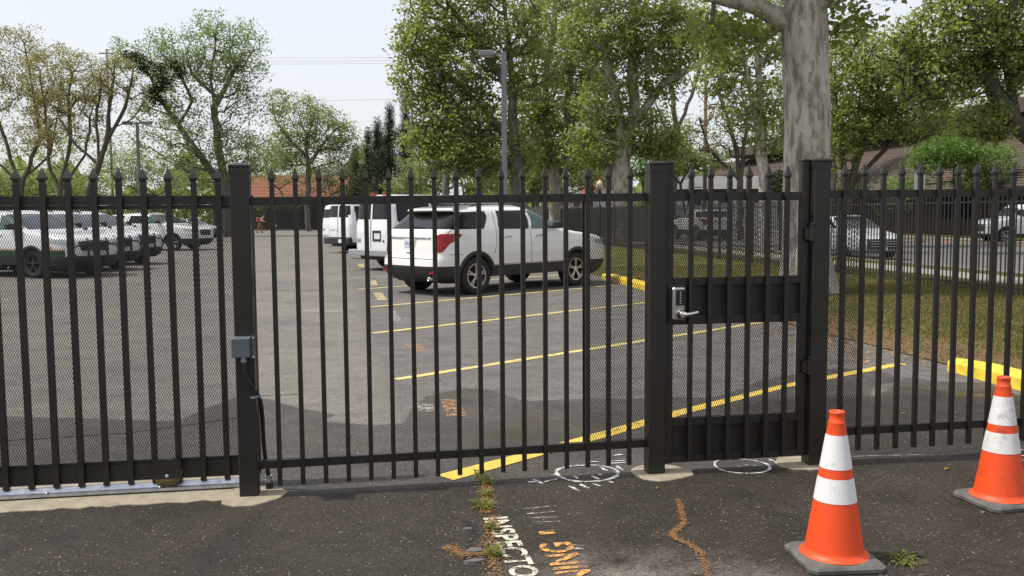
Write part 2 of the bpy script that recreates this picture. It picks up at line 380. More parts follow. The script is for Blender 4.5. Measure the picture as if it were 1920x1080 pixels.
M['wall_dark'] = simple('brown_wall', (.045, .032, .024), .85, var=.2)
M['wall_tan'] = simple('tan_stucco', (.26, .22, .17), .9, var=.1)
M['trim_dark'] = simple('dark_trim', (.022, .017, .014), .8)
M['wire'] = simple('power_wire', (.26, .26, .27), .6)
M['skin'] = simple('skin', (.36, .20, .13), .6)
M['shirt'] = simple('pale_pink_shirt', (.42, .32, .32), .85)
M['trousers'] = simple('tan_trousers', (.27, .15, .07), .85)
M['blower'] = simple('red_blower_shell', (.32, .07, .04), .5)
M['hat'] = simple('dark_cap', (.03, .03, .03), .8)
M['kerb_red'] = simple('faded_red_kerb', (.30, .22, .18), .8, var=.25)

rng = random.Random(7); nrg = np.random.default_rng(7)

# ------------------------------------------------------------------ ground
def sheet_grid(name, xs, ys, z, mat, attrs=None):
    xs = np.asarray(xs); ys = np.asarray(ys); nx, ny = len(xs), len(ys)
    X, Y = np.meshgrid(xs, ys); zz = z(X, Y) if callable(z) else np.full_like(X, z)
    V = np.stack([X.ravel(), Y.ravel(), zz.ravel()], 1)
    i = np.arange((nx-1)*(ny-1)); r = i//(nx-1); c = i % (nx-1); a = r*nx+c
    Fq = np.stack([a, a+1, a+nx+1, a+nx], 1)
    me = bpy.data.meshes.new(name); me.vertices.add(len(V)); me.vertices.foreach_set('co', V.ravel())
    me.loops.add(Fq.size); me.loops.foreach_set('vertex_index', Fq.ravel().astype(np.int32))
    me.polygons.add(len(Fq)); me.polygons.foreach_set('loop_start', np.arange(0, Fq.size, 4, dtype=np.int32)); me.update(calc_edges=True)
    for k, fn in (attrs or {}).items():
        at_ = me.attributes.new(k, 'FLOAT', 'POINT'); at_.data.foreach_set('value', fn(X.ravel(), Y.ravel()).astype(np.float32))
    me.polygons.foreach_set('use_smooth', [True]*len(Fq)); me.materials.append(mat)
    return link(name, me)
def sdf_poly(px, py, poly):
    P = np.array(poly, float); Q = np.roll(P, -1, 0)
    d = np.full(px.shape, 1e9); ins = np.zeros(px.shape, bool)
    for (ax, ay), (bx, by) in zip(P, Q):
        ex, ey = bx-ax, by-ay; t_ = np.clip(((px-ax)*ex+(py-ay)*ey)/(ex*ex+ey*ey+1e-12), 0, 1)
        d = np.minimum(d, np.hypot(px-ax-ex*t_, py-ay-ey*t_))
        cond = ((ay > py) != (by > py)); xi = ax+(py-ay)/(by-ay+1e-12)*ex; ins ^= cond & (px < xi)
    return np.where(ins, d, -d)
def soft(d, w): return np.clip(.5+d/(2*w), 0, 1)

WET = [(-12, 2.2), (-5, 2.5), (-2.38, 2.48), (-1.59, 2.23), (-.95, 2.01), (-.77, 2.57), (-.64, 2.88), (-.36, 2.78), (-.06, 2.32), (.26, 2.0), (.13, 1.8), (.3, 1.71), (.53, 1.59), (.77, 1.63), (.85, 2.14), (1.0, 2.62), (1.36, 2.89), (1.58, 2.74), (1.71, 2.4), (1.86, 2.21), (2.33, 2.23), (2.72, 2.15), (3.05, 2.13), (3.4, 2.06), (3.78, 2.39), (4.14, 2.74), (4.56, 2.94), (5.06, 3.14), (5.36, 3.08), (5.48, 2.81), (5.34, 2.41), (5.01, 2.29), (4.66, 1.8), (5.15, 2.19), (5.53, 2.62), (5.67, 2.34), (6.04, 2.18), (5.91, 1.55), (6.3, 1.2), (12, 1.0), (12, -12), (-12, -12)]
DUST = [(1.15, -1.36), (1.45, -1.24), (1.75, -1.30), (2.05, -1.38), (2.2, -1.6), (2.0, -3), (.9, -3), (1.0, -1.6)]
DUST2 = [(-3, -1.05), (-1.1, -1.18), (-.5, -1.45), (-.6, -1.7), (-3, -1.7)]
PUD = [(1.02, .55), (1.25, .42), (1.6, .5), (1.85, .75), (1.9, 1.1), (1.7, 1.45), (1.3, 1.5), (1.05, 1.2)]
PUD2 = [(5.0, 2.14), (5.2, 1.96), (5.45, 1.72), (5.65, 1.62), (5.7, 1.72), (5.4, 1.98), (5.15, 2.2)]
def a_wet(x, y): return soft(sdf_poly(x, y, WET), .10)
def a_near(x, y): return np.maximum(soft(-.02-y, .12), soft(x-3.35, .5)*soft(1.9-y, .3))
def a_dust(x, y): return np.maximum(soft(sdf_poly(x, y, DUST), .2), .5*soft(sdf_poly(x, y, DUST2), .15))
def a_pud(x, y): return np.maximum(soft(sdf_poly(x, y, PUD)-.06, .22)*.85, soft(sdf_poly(x, y, PUD2), .05))
def a_stall(x, y): return soft(x-(.75-.036*y), .25)
gx = np.concatenate([[-45, -30, -20, -12, -8], np.arange(-5, 6.2, .07), [6.2, 6.6, 7.2, 8, 10, 12]])
gy = np.concatenate([[-30, -15, -8], np.arange(-5.0, 4.2, .07), np.arange(4.2, 12, .5), np.arange(12, 96, 3), [97.0]])
lot = sheet_grid('asphalt_lot', gx, gy, 0.0, M['asphalt'], {'wet': a_wet, 'near': a_near, 'dust': a_dust, 'puddle': a_pud, 'stall': a_stall})
tag(lot, kind='structure')
mb = MB(); mb.add([(-300, -60, -.06), (400, -60, -.06), (400, 600, -.06), (-300, 600, -.06)], [(0, 1, 2, 3)])
struct('terrain', mb, M['soil'])

# lawn strip on the right of the stalls, gently crowned, with litter along the edge
def lawn_z(x, y):
    e = np.clip((x-6.35)/1.6, 0, 1); return .012+.09*e*e*(3-2*e)+.018*np.sin(x*2.1+y*.7)*np.sin(y*1.3-x)*e
def a_litter(x, y): return np.clip(1.15-(x-6.3)/1.3, 0, 1)*np.clip(1.3-np.abs(y-4.5)/7.0, .2, 1)
lawn = sheet_grid('lawn_ground', np.concatenate([np.arange(6.3, 9, .15), np.arange(9, 13.2, .35), [13.2]]), np.concatenate([np.arange(1.0, 20, .2), np.arange(20, 97, 2.5)]), lawn_z, M['grass'], {'litter': a_litter})
tag(lawn, kind='structure')
lx = np.concatenate([[6.3]])
mb = MB()
mb.box((13.80, 45, .06), (1.2, 104, .12)); struct('sidewalk', mb, M['walk'])
verge = sheet_grid('grass_verge', [14.4, 14.8, 15.2, 15.6], np.arange(-7, 98, 2.0), .09, M['grass'], {'litter': lambda x, y: x*0}); tag(verge, kind='structure')
mb = MB(); mb.box((15.68, 45, .03), (.16, 104, .16)); struct('street_kerb', mb, M['walk'])
mb = MB(); mb.add([(15.76, -10, -.03), (28.5, -10, -.03), (28.5, 180, -.03), (15.76, 180, -.03)], [(0, 1, 2, 3)]); struct('street', mb, M['street'])
mb = MB(); mb.box((28.58, 80, .02), (.18, 190, .18)); struct('far_kerb', mb, M['kerb_red'])
far_v = sheet_grid('far_verge', [28.67, 30.5, 36, 70], np.arange(-10, 182, 8.0), .07, M['grass'], {'litter': lambda x, y: x*0}); tag(far_v, kind='structure')
mb = MB(); mb.box((31.3, 80, .05), (1.6, 190, .10)); struct('far_sidewalk', mb, M['walk'])
mb = MB(); mb.box((-20, 97.5, .06), (56, .9, .16)); struct('lot_end_kerb', mb, M['walk'])
# short grass on the near lawn, too many blades to count
def blades(name, n, xr, yr, zf, h, mat, seed):
    r = np.random.default_rng(seed); x = r.uniform(*xr, n); y = r.uniform(*yr, n)
    keep = r.random(n) < np.clip((x-6.25)/1.4, .06, 1); x = x[keep]; y = y[keep]; n = len(x); z = zf(x, y)
    a = r.uniform(0, 6.283, n); w = r.uniform(.006, .012, n); hh = h*r.uniform(.5, 1.4, n); lx_ = r.normal(0, .5, n)*hh; ly_ = r.normal(0, .5, n)*hh
    V = np.empty((n, 3, 3)); V[:, 0] = np.stack([x-np.cos(a)*w, y-np.sin(a)*w, z], 1); V[:, 1] = np.stack([x+np.cos(a)*w, y+np.sin(a)*w, z], 1); V[:, 2] = np.stack([x+lx_, y+ly_, z+hh], 1)
    return tris_obj(name, V.reshape(-1, 3), 3, mat)
def tris_obj(name, V, k, mat, parent=None):
    n = len(V)//k; me = bpy.data.meshes.new(name); me.vertices.add(len(V)); me.vertices.foreach_set('co', np.ascontiguousarray(V, dtype=np.float32).ravel())
    me.loops.add(len(V)); me.loops.foreach_set('vertex_index', np.arange(len(V), dtype=np.int32)); me.polygons.add(n)
    me.polygons.foreach_set('loop_start', np.arange(0, len(V), k, dtype=np.int32)); me.update(calc_edges=True); me.materials.append(mat)
    return link(name, me, parent)
o = blades('grass', 110000, (6.3, 13.1), (2.6, 19), lawn_z, .028, M['blade'], 3); tag(o, 'short dry-tipped grass growing on the lawn behind the right fence', 'grass', kind='stuff')

# kerbs at the head of the stalls
def kerb(name, y0, y1, label, mat, x=6.17):
    prof = [(-.09, 0), (-.085, .10), (-.05, .145), (.05, .15), (.09, .12), (.095, 0)]
    mb = MB(); ny = 8; vs = []; fs = []
    for k in range(ny+1):
        t_ = k/ny; y = y0+(y1-y0)*t_; sq = 1.0 if 0 < k < ny else .82
        for px, pz in prof: vs.append((x+px*(sq if k in (0, ny) else 1), y, pz*sq))
    n = len(prof)
    for k in range(ny):
        for i in range(n-1): fs.append((k*n+i, k*n+i+1, (k+1)*n+i+1, (k+1)*n+i))
    fs += [tuple(range(n)), tuple(reversed(range(ny*n, ny*n+n)))]
    mb.add(vs, fs); return solo(name, mb, mat, label, 'kerb', 'yellow kerbs along the lawn')
kerb('parking_kerb', -1.2, 2.83, 'bright yellow concrete kerb behind the fence at the right edge, beside the lawn', M['kerb_yellow'])
kerb('parking_kerb', 11.5, 15.9, 'yellow kerb at the lawn in front of the white SUV', M['kerb_yellow'])

# ------------------------------------------------------------------ painted markings (thin sheets on the asphalt)
Z1 = .004
def strip(name, pts, w, mat, label, cat='marking', z=Z1, group=None, jit=.0):
    mb = MB(); pts = [Vector((p[0], p[1], 0)) for p in pts]; vs = []; fs = []; k = len(pts); r = random.Random(len(name)+int(abs(pts[0].x*100)))
    for i, p in enumerate(pts):
        t_ = pts[min(i+1, k-1)]-pts[max(i-1, 0)]; t_.normalize(); nrm = Vector((-t_.y, t_.x, 0)); ww = (w[i] if hasattr(w, '__len__') else w)/2*(1+r.uniform(-jit, jit))
        vs += [p+nrm*ww+Vector((0, 0, z)), p+Vector((0, 0, z)), p-nrm*ww+Vector((0, 0, z))]
    for i in range(k-1):
        for e in (0, 1): fs.append((3*i+e, 3*i+e+1, 3*i+4+e, 3*i+3+e))
    mb.add(vs, fs); return mb
def painted(name, mb, mat, label):
    o = solo(name, mb, mat, label, 'road marking', 'painted markings on the asphalt')
    if mat in (M['chalk'], M['chalk_faint']):     # sprayed lines fade towards their edges
        at_ = o.data.attributes.new('core', 'FLOAT', 'POINT'); n = len(o.data.vertices)
        at_.data.foreach_set('value', [.5 if name == 'stencil_mark' else (1.0 if i % 3 == 1 else 0.0) for i in range(n)])
    return o
ANG = math.radians(33.3)
def stall_line(s0, o0, L, w, mat, label):
    pts = [(s0+math.cos(ANG)*L*i/12, o0+math.sin(ANG)*L*i/12) for i in range(13)]
    painted('stall_line', strip('stall_line', pts, w, mat, label, jit=.12), mat, label)
painted('stall_line', strip('l', [(.94, .13), (1.5, .52), (2.2, 1.02), (2.88, 1.53), (4.2, 2.40), (5.2, 2.93), (5.9, 3.28)], [.15, .15, .14, .13, .12, .12, .11], M['yellow2'], '', jit=.15), M['yellow2'], 'boldest yellow stall line, passing under the fence and the walk-through gate')
names = ['first yellow stall line beyond the gate, nearest the fence', 'second yellow stall line from the gate, in an empty bay', 'yellow stall line along the near side of the white SUV', 'yellow stall line under the rear of the white SUV', 'yellow stall line between the white SUV and the vans', 'yellow stall line just in front of the nearer white van']
for k, (s0, o0) in enumerate([(.76, 3.44), (.58, 6.92), (.55, 10.39), (.33, 14.17), (.12, 17.7), (.0, 21.3)]):
    stall_line(s0, o0, 6.3, .11, M['yellow'] if k < 4 else M['yellow_faded'], names[k])
for k, o0 in enumerate([28.4, 32.0, 35.5]):
    stall_line(-.2-.03*k, o0, 6.0, .11, M['yellow_faded'], ['faded stall line in the empty bay behind the nearer white van', 'faded stall line between the two white vans', 'faded stall line beside the farther white van'][k])
def left_line(s0, o0, label):
    pts = [(s0-math.cos(ANG)*6*i/10, o0+math.sin(ANG)*6*i/10) for i in range(11)]
    painted('stall_line', strip('ll', pts, .11, M['white_faded'], '', jit=.15), M['white_faded'], label)
for k, o0 in enumerate([13.5, 17.1, 20.7, 24.3, 27.9, 31.5]):
    left_line(-6.2, o0, ['faded white stall line nearest the sliding gate on the left', 'faded white stall line in front of the nearest patrol SUV', 'faded white stall line between the first two patrol SUVs', 'faded white stall line between the second and third patrol SUVs', 'faded white stall line past the third patrol SUV', 'faded white stall line in the empty left bay'][k])
def quadmark(pts, mat, label):
    mb = MB(); mb.add([(p.x, p.y, Z1) for p in (gnd(*q) for q in pts)], [tuple(range(len(pts)))]); painted('stencil_mark', mb, mat, label)
quadmark([(700, 549), (716, 549), (727, 562), (708, 563)], M['yellow_faded'], 'worn yellowish stencil block beside the white SUV stall line')
quadmark([(670, 495), (682, 495), (684, 501), (674, 501)], M['yellow_faded'], 'small worn yellow stencil block behind the nearer white van')
quadmark([(696, 526), (705, 526), (708, 535), (694, 535)], M['yellow_faded'], 'small worn stencil block at the rear bumper of the white SUV')
quadmark([(726, 583), (741, 583), (754, 602), (736, 603)], M['white_faded'], 'worn whitish stencil block in the second empty bay')
quadmark([(760, 646), (788, 645), (801, 659), (776, 660)], M['orange_faded'], 'worn orange stencil block in the first empty bay beyond the fence')
quadmark([(826, 750), (858, 749), (876, 780), (838, 782)], M['orange_faded'], 'worn orange stencil lettering on damp asphalt just behind the fence')
quadmark([(782, 758), (812, 757), (816, 772), (784, 773)], M['white_faded'], 'worn white stencil lettering beside the orange one behind the fence')
quadmark([(568, 580), (600, 581), (646, 582), (646, 586), (600, 586), (568, 584)], M['chalk_faint'], 'short white paint dash alone in the open aisle')
def crack(pts, w, label):
    r = random.Random(int(pts[0][0])); P = [gnd(*q) for q in pts]; Q = []
    for a, b in zip(P[:-1], P[1:]):
        for k in range(10): Q.append(a.lerp(b, k/10)+Vector((r.uniform(-.012, .012), r.uniform(-.012, .012), 0)))
    Q.append(P[-1]); mb = strip('c', Q, [w*r.uniform(.5, 1.4) for _ in Q], None, '', z=Z1-.001); solo('asphalt_crack', mb, M['tar'], label, 'crack', 'dark cracks in the asphalt')
M['tar'] = simple('crack_tar', (.012, .011, .010), .8, var=.3)
crack([(-40, 833), (0, 827), (120, 820), (240, 812), (330, 800), (450, 783)], .022, 'long dark crack in the asphalt behind the sliding gate')
crack([(478, 743), (530, 741), (560, 740)], .012, 'short dark crack right of the left fence post')
crack([(485, 543), (540, 545), (600, 544)], .05, 'dark crack across the open aisle')
crack([(870, 975), (893, 1000), (878, 1022), (872, 1045), (880, 1052)], .018, 'crooked crack around the broken asphalt beside the weeds')
# stencilled words in front of the fence
def text_mark(body, loc, rz, sx, sy, mat, label, sp=1.0):
    cu = bpy.data.curves.new('stencil', 'FONT'); cu.body = body; cu.size = 1.0; cu.space_character = sp; cu.offset = .028
    ob = bpy.data.objects.new('tmp', cu); COL.objects.link(ob)
    me = bpy.data.meshes.new_from_object(ob.evaluated_get(bpy.context.evaluated_depsgraph_get())); bpy.data.objects.remove(ob)
    co = np.empty(len(me.vertices)*3); me.vertices.foreach_get('co', co); co = co.reshape(-1, 3)
    x = co[:, 0]*sx; y = co[:, 1]*sy
    co = np.stack([x*math.cos(rz)-y*math.sin(rz), x*math.sin(rz)+y*math.cos(rz), np.zeros_like(x)], 1)
    me.vertices.foreach_set('co', co.ravel()); me.materials.clear(); me.materials.append(mat); me.update()
    o = link('stencil_word', me); o.location = (loc[0], loc[1], Z1+.001); tag(o, label, 'road marking', 'painted markings on the asphalt'); return o
# white INSPECTOR reads towards the camera, orange TRAINING reads away from it
text_mark('INSPECTOR', (1.072, -.625, 0), -math.pi/2+.03, .166, .170, M['white_paint'], 'white stencilled word running towards the camera beside the weedy crack', 1.05)
text_mark('TRAINING', (1.445, -1.93, 0), math.pi/2+.02, .185, .215, M['orange_paint'], 'orange stencilled word beside the white one in the foreground', 1.05)
quadmark([(1010, 998), (1038, 995), (1042, 1001), (1012, 1004)], M['orange_paint'], 'short orange stencil bar at the far end of the orange word')
for bars, lb in (([(980, 955, 1030, 950, .022), (988, 964, 1040, 960, .022), (995, 972, 1045, 970, .020), (1000, 980, 1050, 978, .018)], 'ghost of worn white lettering between the fence and the orange word'), ([(1060, 1020, 1092, 1025, .024), (1064, 1028, 1094, 1030, .022)], 'faint white smear beside the orange word')):
    mb = MB()
    for (u0, v0, u1, v1, w) in bars:
        a = gnd(u0, v0); b = gnd(u1, v1); s_ = strip('g', [a, a.lerp(b, .3), a.lerp(b, .6), b], w, None, '', jit=.4); mb.add([(q[0], q[1], Z1-.001) for q in s_.v], s_.f)
    tag(painted('ghost_lettering', mb, M['chalk_faint'], lb), kind='stuff')
# two spray-painted rings with dots
def ring(c, rx, ry, rot, w, seed, gap=(9, 9)):
    r = random.Random(seed); pts = []; n = 44
    for i in range(n+1):
        q = 2*math.pi*i/n; x = rx*math.cos(q)*(1+.03*math.sin(3*q+seed)); y = ry*math.sin(q)*(1+.04*math.sin(2*q+1.3*seed))
        pts.append((c[0]+x*math.cos(rot)-y*math.sin(rot), c[1]+x*math.sin(rot)+y*math.cos(rot)))
    return strip('ring', pts, [w*(.75+.5*r.random()) for _ in pts], None, '', z=Z1)
mb = ring((1.79, .065), .185, .18, 0, .040, 1)
def dab(mb, u0, v0, u1, v1, w):
    a = gnd(u0, v0); b = gnd(u1, v1); s_ = strip('d', [a, a.lerp(b, .3), a.lerp(b, .7), b], [w*.8, w*1.5, w*1.4, w*.7], None, '', z=Z1+.001); mb.add(s_.v, s_.f)
for d in [(1076, 893, 1083, 899, .03), (1110, 894, 1122, 900, .03), (1123, 891, 1128, 892, .025), (1125, 876, 1138, 884, .03), (1156, 875, 1168, 883, .03), (1140, 870, 1174, 868, .03), (1150, 855, 1168, 853, .02), (1145, 866, 1172, 864, .02), (1000, 900, 1018, 908, .03), (1020, 905, 1046, 899, .025), (990, 905, 1012, 904, .025), (1066, 912, 1086, 922, .025), (1088, 909, 1104, 917, .03), (1112, 908, 1126, 913, .025), (1140, 903, 1150, 907, .02), (1098, 866, 1122, 867, .02)]: dab(mb, *d)
painted('chalk_drawing', mb, M['chalk'], 'white spray-painted ring with dashes around it, under the fixed fence')
mb = ring((2.76, .035), .165, .165, 0, .027, 2)
for d in [(1382, 875, 1388, 877, .02), (1397, 873, 1402, 874, .02), (1412, 874, 1417, 875, .02), (1442, 862, 1460, 870, .03)]: dab(mb, *d)
painted('chalk_drawing', mb, M['chalk'], 'white spray-painted ring with three dots in front of the walk-through gate')
mb = strip('wl', [gnd(1560, 858), gnd(1650, 855), gnd(1750, 853)], [.012, .018, .006], None, ''); painted('chalk_drawing', mb, M['chalk_faint'], 'thin white line on the asphalt in front of the right fence')
mb = MB()
for d in [(1903, 843, 1960, 850, .02), (1904, 853, 1960, 862, .02), (1905, 861, 1960, 872, .02)]: dab(mb, *d)
painted('chalk_drawing', mb, M['chalk'], 'white painted arcs at the right edge beside the farther cone')

# ------------------------------------------------------------------ footings, track, debris
def blob_slab(name, c, rx, ry, h, seed, mat, z0=-.05):
    r = random.Random(seed); n = 36; mb = MB(); vs = []
    rr = [1+.06*math.sin(3*2*math.pi*i/n+seed)+.05*r.uniform(-1, 1) for i in range(n)]
    for z, k in ((z0, 1.0), (h*.6, 1.0), (h, .965)):
        for i in range(n):
            q = 2*math.pi*i/n; vs.append((c[0]+rx*rr[i]*k*math.cos(q), c[1]+ry*rr[i]*k*math.sin(q), z))
    fs = [tuple(range(2*n, 3*n))]
    for l in range(2):
        for i in range(n): fs.append((l*n+i, l*n+(i+1) % n, (l+1)*n+(i+1) % n, (l+1)*n+i))
    mb.add(vs, fs); return struct(name, mb, mat)
blob_slab('post_footing', (-.155, -.02), .178, .185, .010, 1, M['concrete'])
blob_slab('post_footing', (2.228, -.01), .180, .172, .009, 2, M['concrete'])
blob_slab('post_footing', (3.16, .03), .17, .17, .010, 3, M['concrete'])
# strip of concrete that carries the gate track, ragged front edge
mb = MB(); n = 60; vs = []
for i in range(n+1):
    x = -3.2+(2.95*i/n); e = .012*math.sin(i*1.7)+.008*math.sin(i*4.1)+.006*rng.uniform(-1, 1)
    vs += [(x, -.068+e, -.02), (x, -.060+e, .004), (x, .40, .006), (x, .40, -.02)]
fs = []
for i in range(n):
    for k in range(3): fs.append((i*4+k, i*4+4+k, i*4+5+k, i*4+1+k))
mb.add(vs, fs); struct('track_footing', mb, M['concrete'])
tr = thing('gate_track', 'galvanised steel track on the concrete strip under the sliding gate', 'track', (-1.7, .21, 0))
mb = MB(); mb.box((0, 0, .018), (2.95, .16, .008)); mb.obj('base_plate', M['galv'], tr)
mb = MB(); mb.prism([(-.022, 0), (.022, 0), (.004, .024), (-.004, .024)], (2.95, 0, 0), (-1.475, 0, .022), (0, 1, 0), (0, 0, 1)); mb.obj('rail', M['galv'], tr)
mb = MB(); mb.prism([(-.004, 0), (.004, 0), (.004, .007), (-.004, .007)], (2.95, 0, 0), (-1.475, -.074, .022), (0, 1, 0), (0, 0, 1)); mb.obj('edge_lip', M['galv'], tr)
for x in (-1.2, -.84, .05, .42, 1.02):
    mb = MB(); mb.lathe([(.011, 0), (.011, .010), (.006, .014)], 8, (x, -.052, .022), capends=True); mb.obj('anchor_bolt', M['galv'], tr)

# weeds in the crack, dry litter, small stones
def tuft(name, c, n, h, spread, seed, label):
    r = np.random.default_rng(seed); V = []
    for i in range(n):
        a = r.uniform(0, 6.283); b = abs(r.normal(0, spread)); hh = h*.8*r.uniform(.4, 1.2); w = r.uniform(.0025, .0055)
        p = np.array([r.normal(0, spread*.45), r.normal(0, spread*.6), 0]); d = np.array([math.cos(a), math.sin(a), 0]); s_ = np.array([-d[1], d[0], 0])*w
        m1 = p+d*b*.4+np.array([0, 0, hh*.7]); e = p+d*b+np.array([0, 0, hh*r.uniform(.5, 1)])
        V += [p-s_*.6, p+s_*.6, m1+s_, m1-s_, m1-s_, m1+s_, e+s_*.1, e-s_*.1]
    o = tris_obj(name, np.array(V), 4, M['weed']); o.location = (c[0], c[1], .0); return tag(o, label, 'weed', 'weeds in the asphalt crack')
tuft('weed', (1.165, .10), 60, .06, .05, 1, 'thin weed growing under the fence between two pickets')
tuft('weed', (1.165, -.03), 70, .055, .035, 2, 'small green weed at the foot of the fence')
tuft('weed', (1.135, -.24), 60, .04, .032, 3, 'small olive weed between the fence and the largest weed')
tuft('weed', (1.095, -.45), 170, .045, .042, 4, 'largest yellow-green weed tuft in the crack in front of the fence')
tuft('weed', (1.085, -.80), 80, .05, .03, 5, 'weed among dry litter at the far end of the white lettering')
tuft('weed', (1.05, -1.14), 110, .06, .035, 6, 'tall narrow weed beside the white lettering near the camera')
tuft('weed', (2.85, -1.52), 90, .03, .06, 7, 'low mossy weed in the shadow of the nearer cone')
def litter(name, paths, n, sz, mat, label, seed, wid):
    r = np.random.default_rng(seed); V = []
    for i in range(n):
        p = paths[r.integers(len(paths))]; t_ = r.random()*(len(p)-1); k = min(int(t_), len(p)-2); f_ = t_-k
        x = p[k][0]*(1-f_)+p[k+1][0]*f_+r.normal(0, wid); y = p[k][1]*(1-f_)+p[k+1][1]*f_+r.normal(0, wid)
        L = sz*r.uniform(.4, 1.4); a = r.uniform(0, 6.283); d = np.array([math.cos(a), math.sin(a), r.normal(0, .16)])*L; s_ = np.array([-math.sin(a), math.cos(a), r.normal(0, .2)])*L*r.uniform(.25, .6)
        c = np.array([x, y, .0065+abs(r.normal(0, .002))]); V += [c-d, c-s_, c+d, c+s_]
    o = tris_obj(name, np.array(V), 4, mat); return tag(o, label, 'litter', kind='stuff')
litter('dry_litter', [[(1.17, .05), (1.12, -.35), (1.10, -.55)], [(1.12, -.62), (1.09, -.78), (1.05, -1.0), (1.05, -1.2), (1.0, -1.5)]], 2300, .0060, M['dry_leaf'], 'orange-brown dry litter along the weedy crack', 5, .022)
litter('dry_litter', [[(2.15, -.54), (2.10, -.72), (2.05, -.9), (1.95, -1.02), (1.93, -1.08), (1.98, -1.2), (1.99, -1.3), (1.92, -1.55)]], 2600, .0045, M['dry_leaf'], 'thin orange-brown line of dry litter in a crack left of the nearer cone', 6, .010)
litter('dry_litter', [[(.85, -1.0), (.92, -1.12), (1.0, -1.1)]], 500, .006, M['dry_leaf'], 'patch of dry litter beside the broken asphalt', 8, .025)
litter('scattered_litter', [[(-2.5, -1.2), (4.5, -1.2)], [(-2.5, -.6), (4.5, -.9)], [(1.0, -1.6), (4.0, -1.6)], [(0, 1.0), (5, 1.4)]], 900, .006, M['dry_leaf'], 'bits of dry leaf scattered over the dark asphalt', 9, .35)
litter('scattered_litter', [[(6.4, 2.9), (6.5, 5), (6.6, 8)], [(6.9, 3.2), (7.1, 7)], [(5.6, 3.4), (6.2, 6.5)]], 1500, .03, M['dry_leaf'], 'brown leaf litter along the lawn edge behind the right fence', 10, .25)
for (u, v, sz, seed, lb) in [(1775, 881, .028, 1, 'single dark curled leaf on the asphalt in front of the right fence'), (1694, 777, .022, 2, 'single pale leaf lying behind the right fence'), (1843, 963, .02, 3, 'yellow leaf beside the base of the farther cone'), (1233, 917, .02, 4, 'orange leaf in front of the latch post footing'), (880, 924, .02, 5, 'small white petal in front of the fixed fence')]:
    p = gnd(u, v); r = random.Random(seed); mb = MB(); a = r.uniform(0, 3); d = Vector((math.cos(a), math.sin(a), 0)); s_ = Vector((-d.y, d.x, 0))
    mb.add([p-d*sz+Vector((0, 0, .004)), p-s_*sz*.5+Vector((0, 0, .014)), p+Vector((0, 0, .005)), p+s_*sz*.5+Vector((0, 0, .013)), p+d*sz+Vector((0, 0, .007))], [(0, 1, 2), (0, 2, 3), (1, 4, 2), (2, 4, 3)])
    solo('fallen_leaf', mb, M['dry_leaf'] if seed != 5 else M['chalk_faint'], lb, 'leaf', 'fallen leaves')
# broken asphalt flakes by the crack
for (u, v, rx, ry, seed, lb) in [(890, 1036, .045, .03, 1, 'loose grey flake of broken asphalt, upper of the two'), (890, 1056, .05, .022, 2, 'loose grey flake of broken asphalt, lower of the two'), (877, 996, .03, .016, 3, 'small grey asphalt flake above the other two')]:
    p = gnd(u, v); r = random.Random(seed); mb = MB(); n = 8; top = []; bot = []
    for i in range(n):
        q = 2*math.pi*i/n; k = r.uniform(.7, 1.1); top.append((p.x+rx*k*math.cos(q)*.92, p.y+ry*k*math.sin(q)*.92, .016)); bot.append((p.x+rx*k*math.cos(q), p.y+ry*k*math.sin(q), 0))
    mb.add(bot+top, [tuple(range(n, 2*n))]+[(i, (i+1) % n, (i+1) % n+n, i+n) for i in range(n)])
    solo('asphalt_flake', mb, M['street'], lb, 'asphalt flake', 'loose asphalt flakes')

# ------------------------------------------------------------------ steel fence and gates (fence line is the x axis)
def picket_mesh(w, ztip, zneck, zbot, name='picket'):
    mb = MB(); h = w/2
    def sq(z, k): return [(-h*k, -h*k, z), (h*k, -h*k, z), (h*k, h*k, z), (-h*k, h*k, z)]
    lv = [(zbot, 1), (zneck-.028, 1), (zneck-.016, .90), (zneck-.004, 1.0), (zneck, 1.42), (zneck+.010, 1.42), (zneck+(ztip-zneck)*.55, .82), (ztip, .10)]
    vs = []; fs = [(3, 2, 1, 0)]
    for z, k in lv: vs += sq(z, k)
    for l in range(len(lv)-1):
        for i in range(4): fs.append((l*4+i, l*4+(i+1) % 4, l*4+4+(i+1) % 4, l*4+4+i))
    fs.append(tuple(range(len(vs)-4, len(vs)))); mb.add(vs, fs); return mb.mesh(name, M['steel'])
PK = picket_mesh(.0255, 1.825, 1.758, .048)
PKG = picket_mesh(.031, 1.832, 1.768, .047)
PKW = picket_mesh(.0255, 1.835, 1.765, .062)
def post(parent, x, y, w, ztop, lean=0):
    mb = MB(); b = .005; mb.bevbox((x, y, ztop/2-.02), (w, w, ztop-.04), b)
    o = mb.obj('post', M['steel'], parent, world_off=True)
    mb = MB(); W_ = w/2
    def sq(z, k): return [(x-W_*k, y-W_*k, z), (x+W_*k, y-W_*k, z), (x+W_*k, y+W_*k, z), (x-W_*k, y+W_*k, z)]
    lv = [(ztop-.060, 1.05), (ztop-.030, 1.05), (ztop-.026, 1.00), (ztop-.022, 1.07), (ztop-.012, 1.07), (ztop-.004, .88), (ztop, .55)]
    vs = []; fs = [(3, 2, 1, 0)]
    for z, k in lv: vs += sq(z, k)
    for l in range(len(lv)-1):
        for i in range(4): fs.append((l*4+i, l*4+(i+1) % 4, l*4+4+(i+1) % 4, l*4+4+i))
    fs.append(tuple(range(len(vs)-4, len(vs)))); mb.add(vs, fs)
    mb.obj('post_cap', M['steel'], o, world_off=False).data.transform(Matrix.Translation(-parent.location)); return o
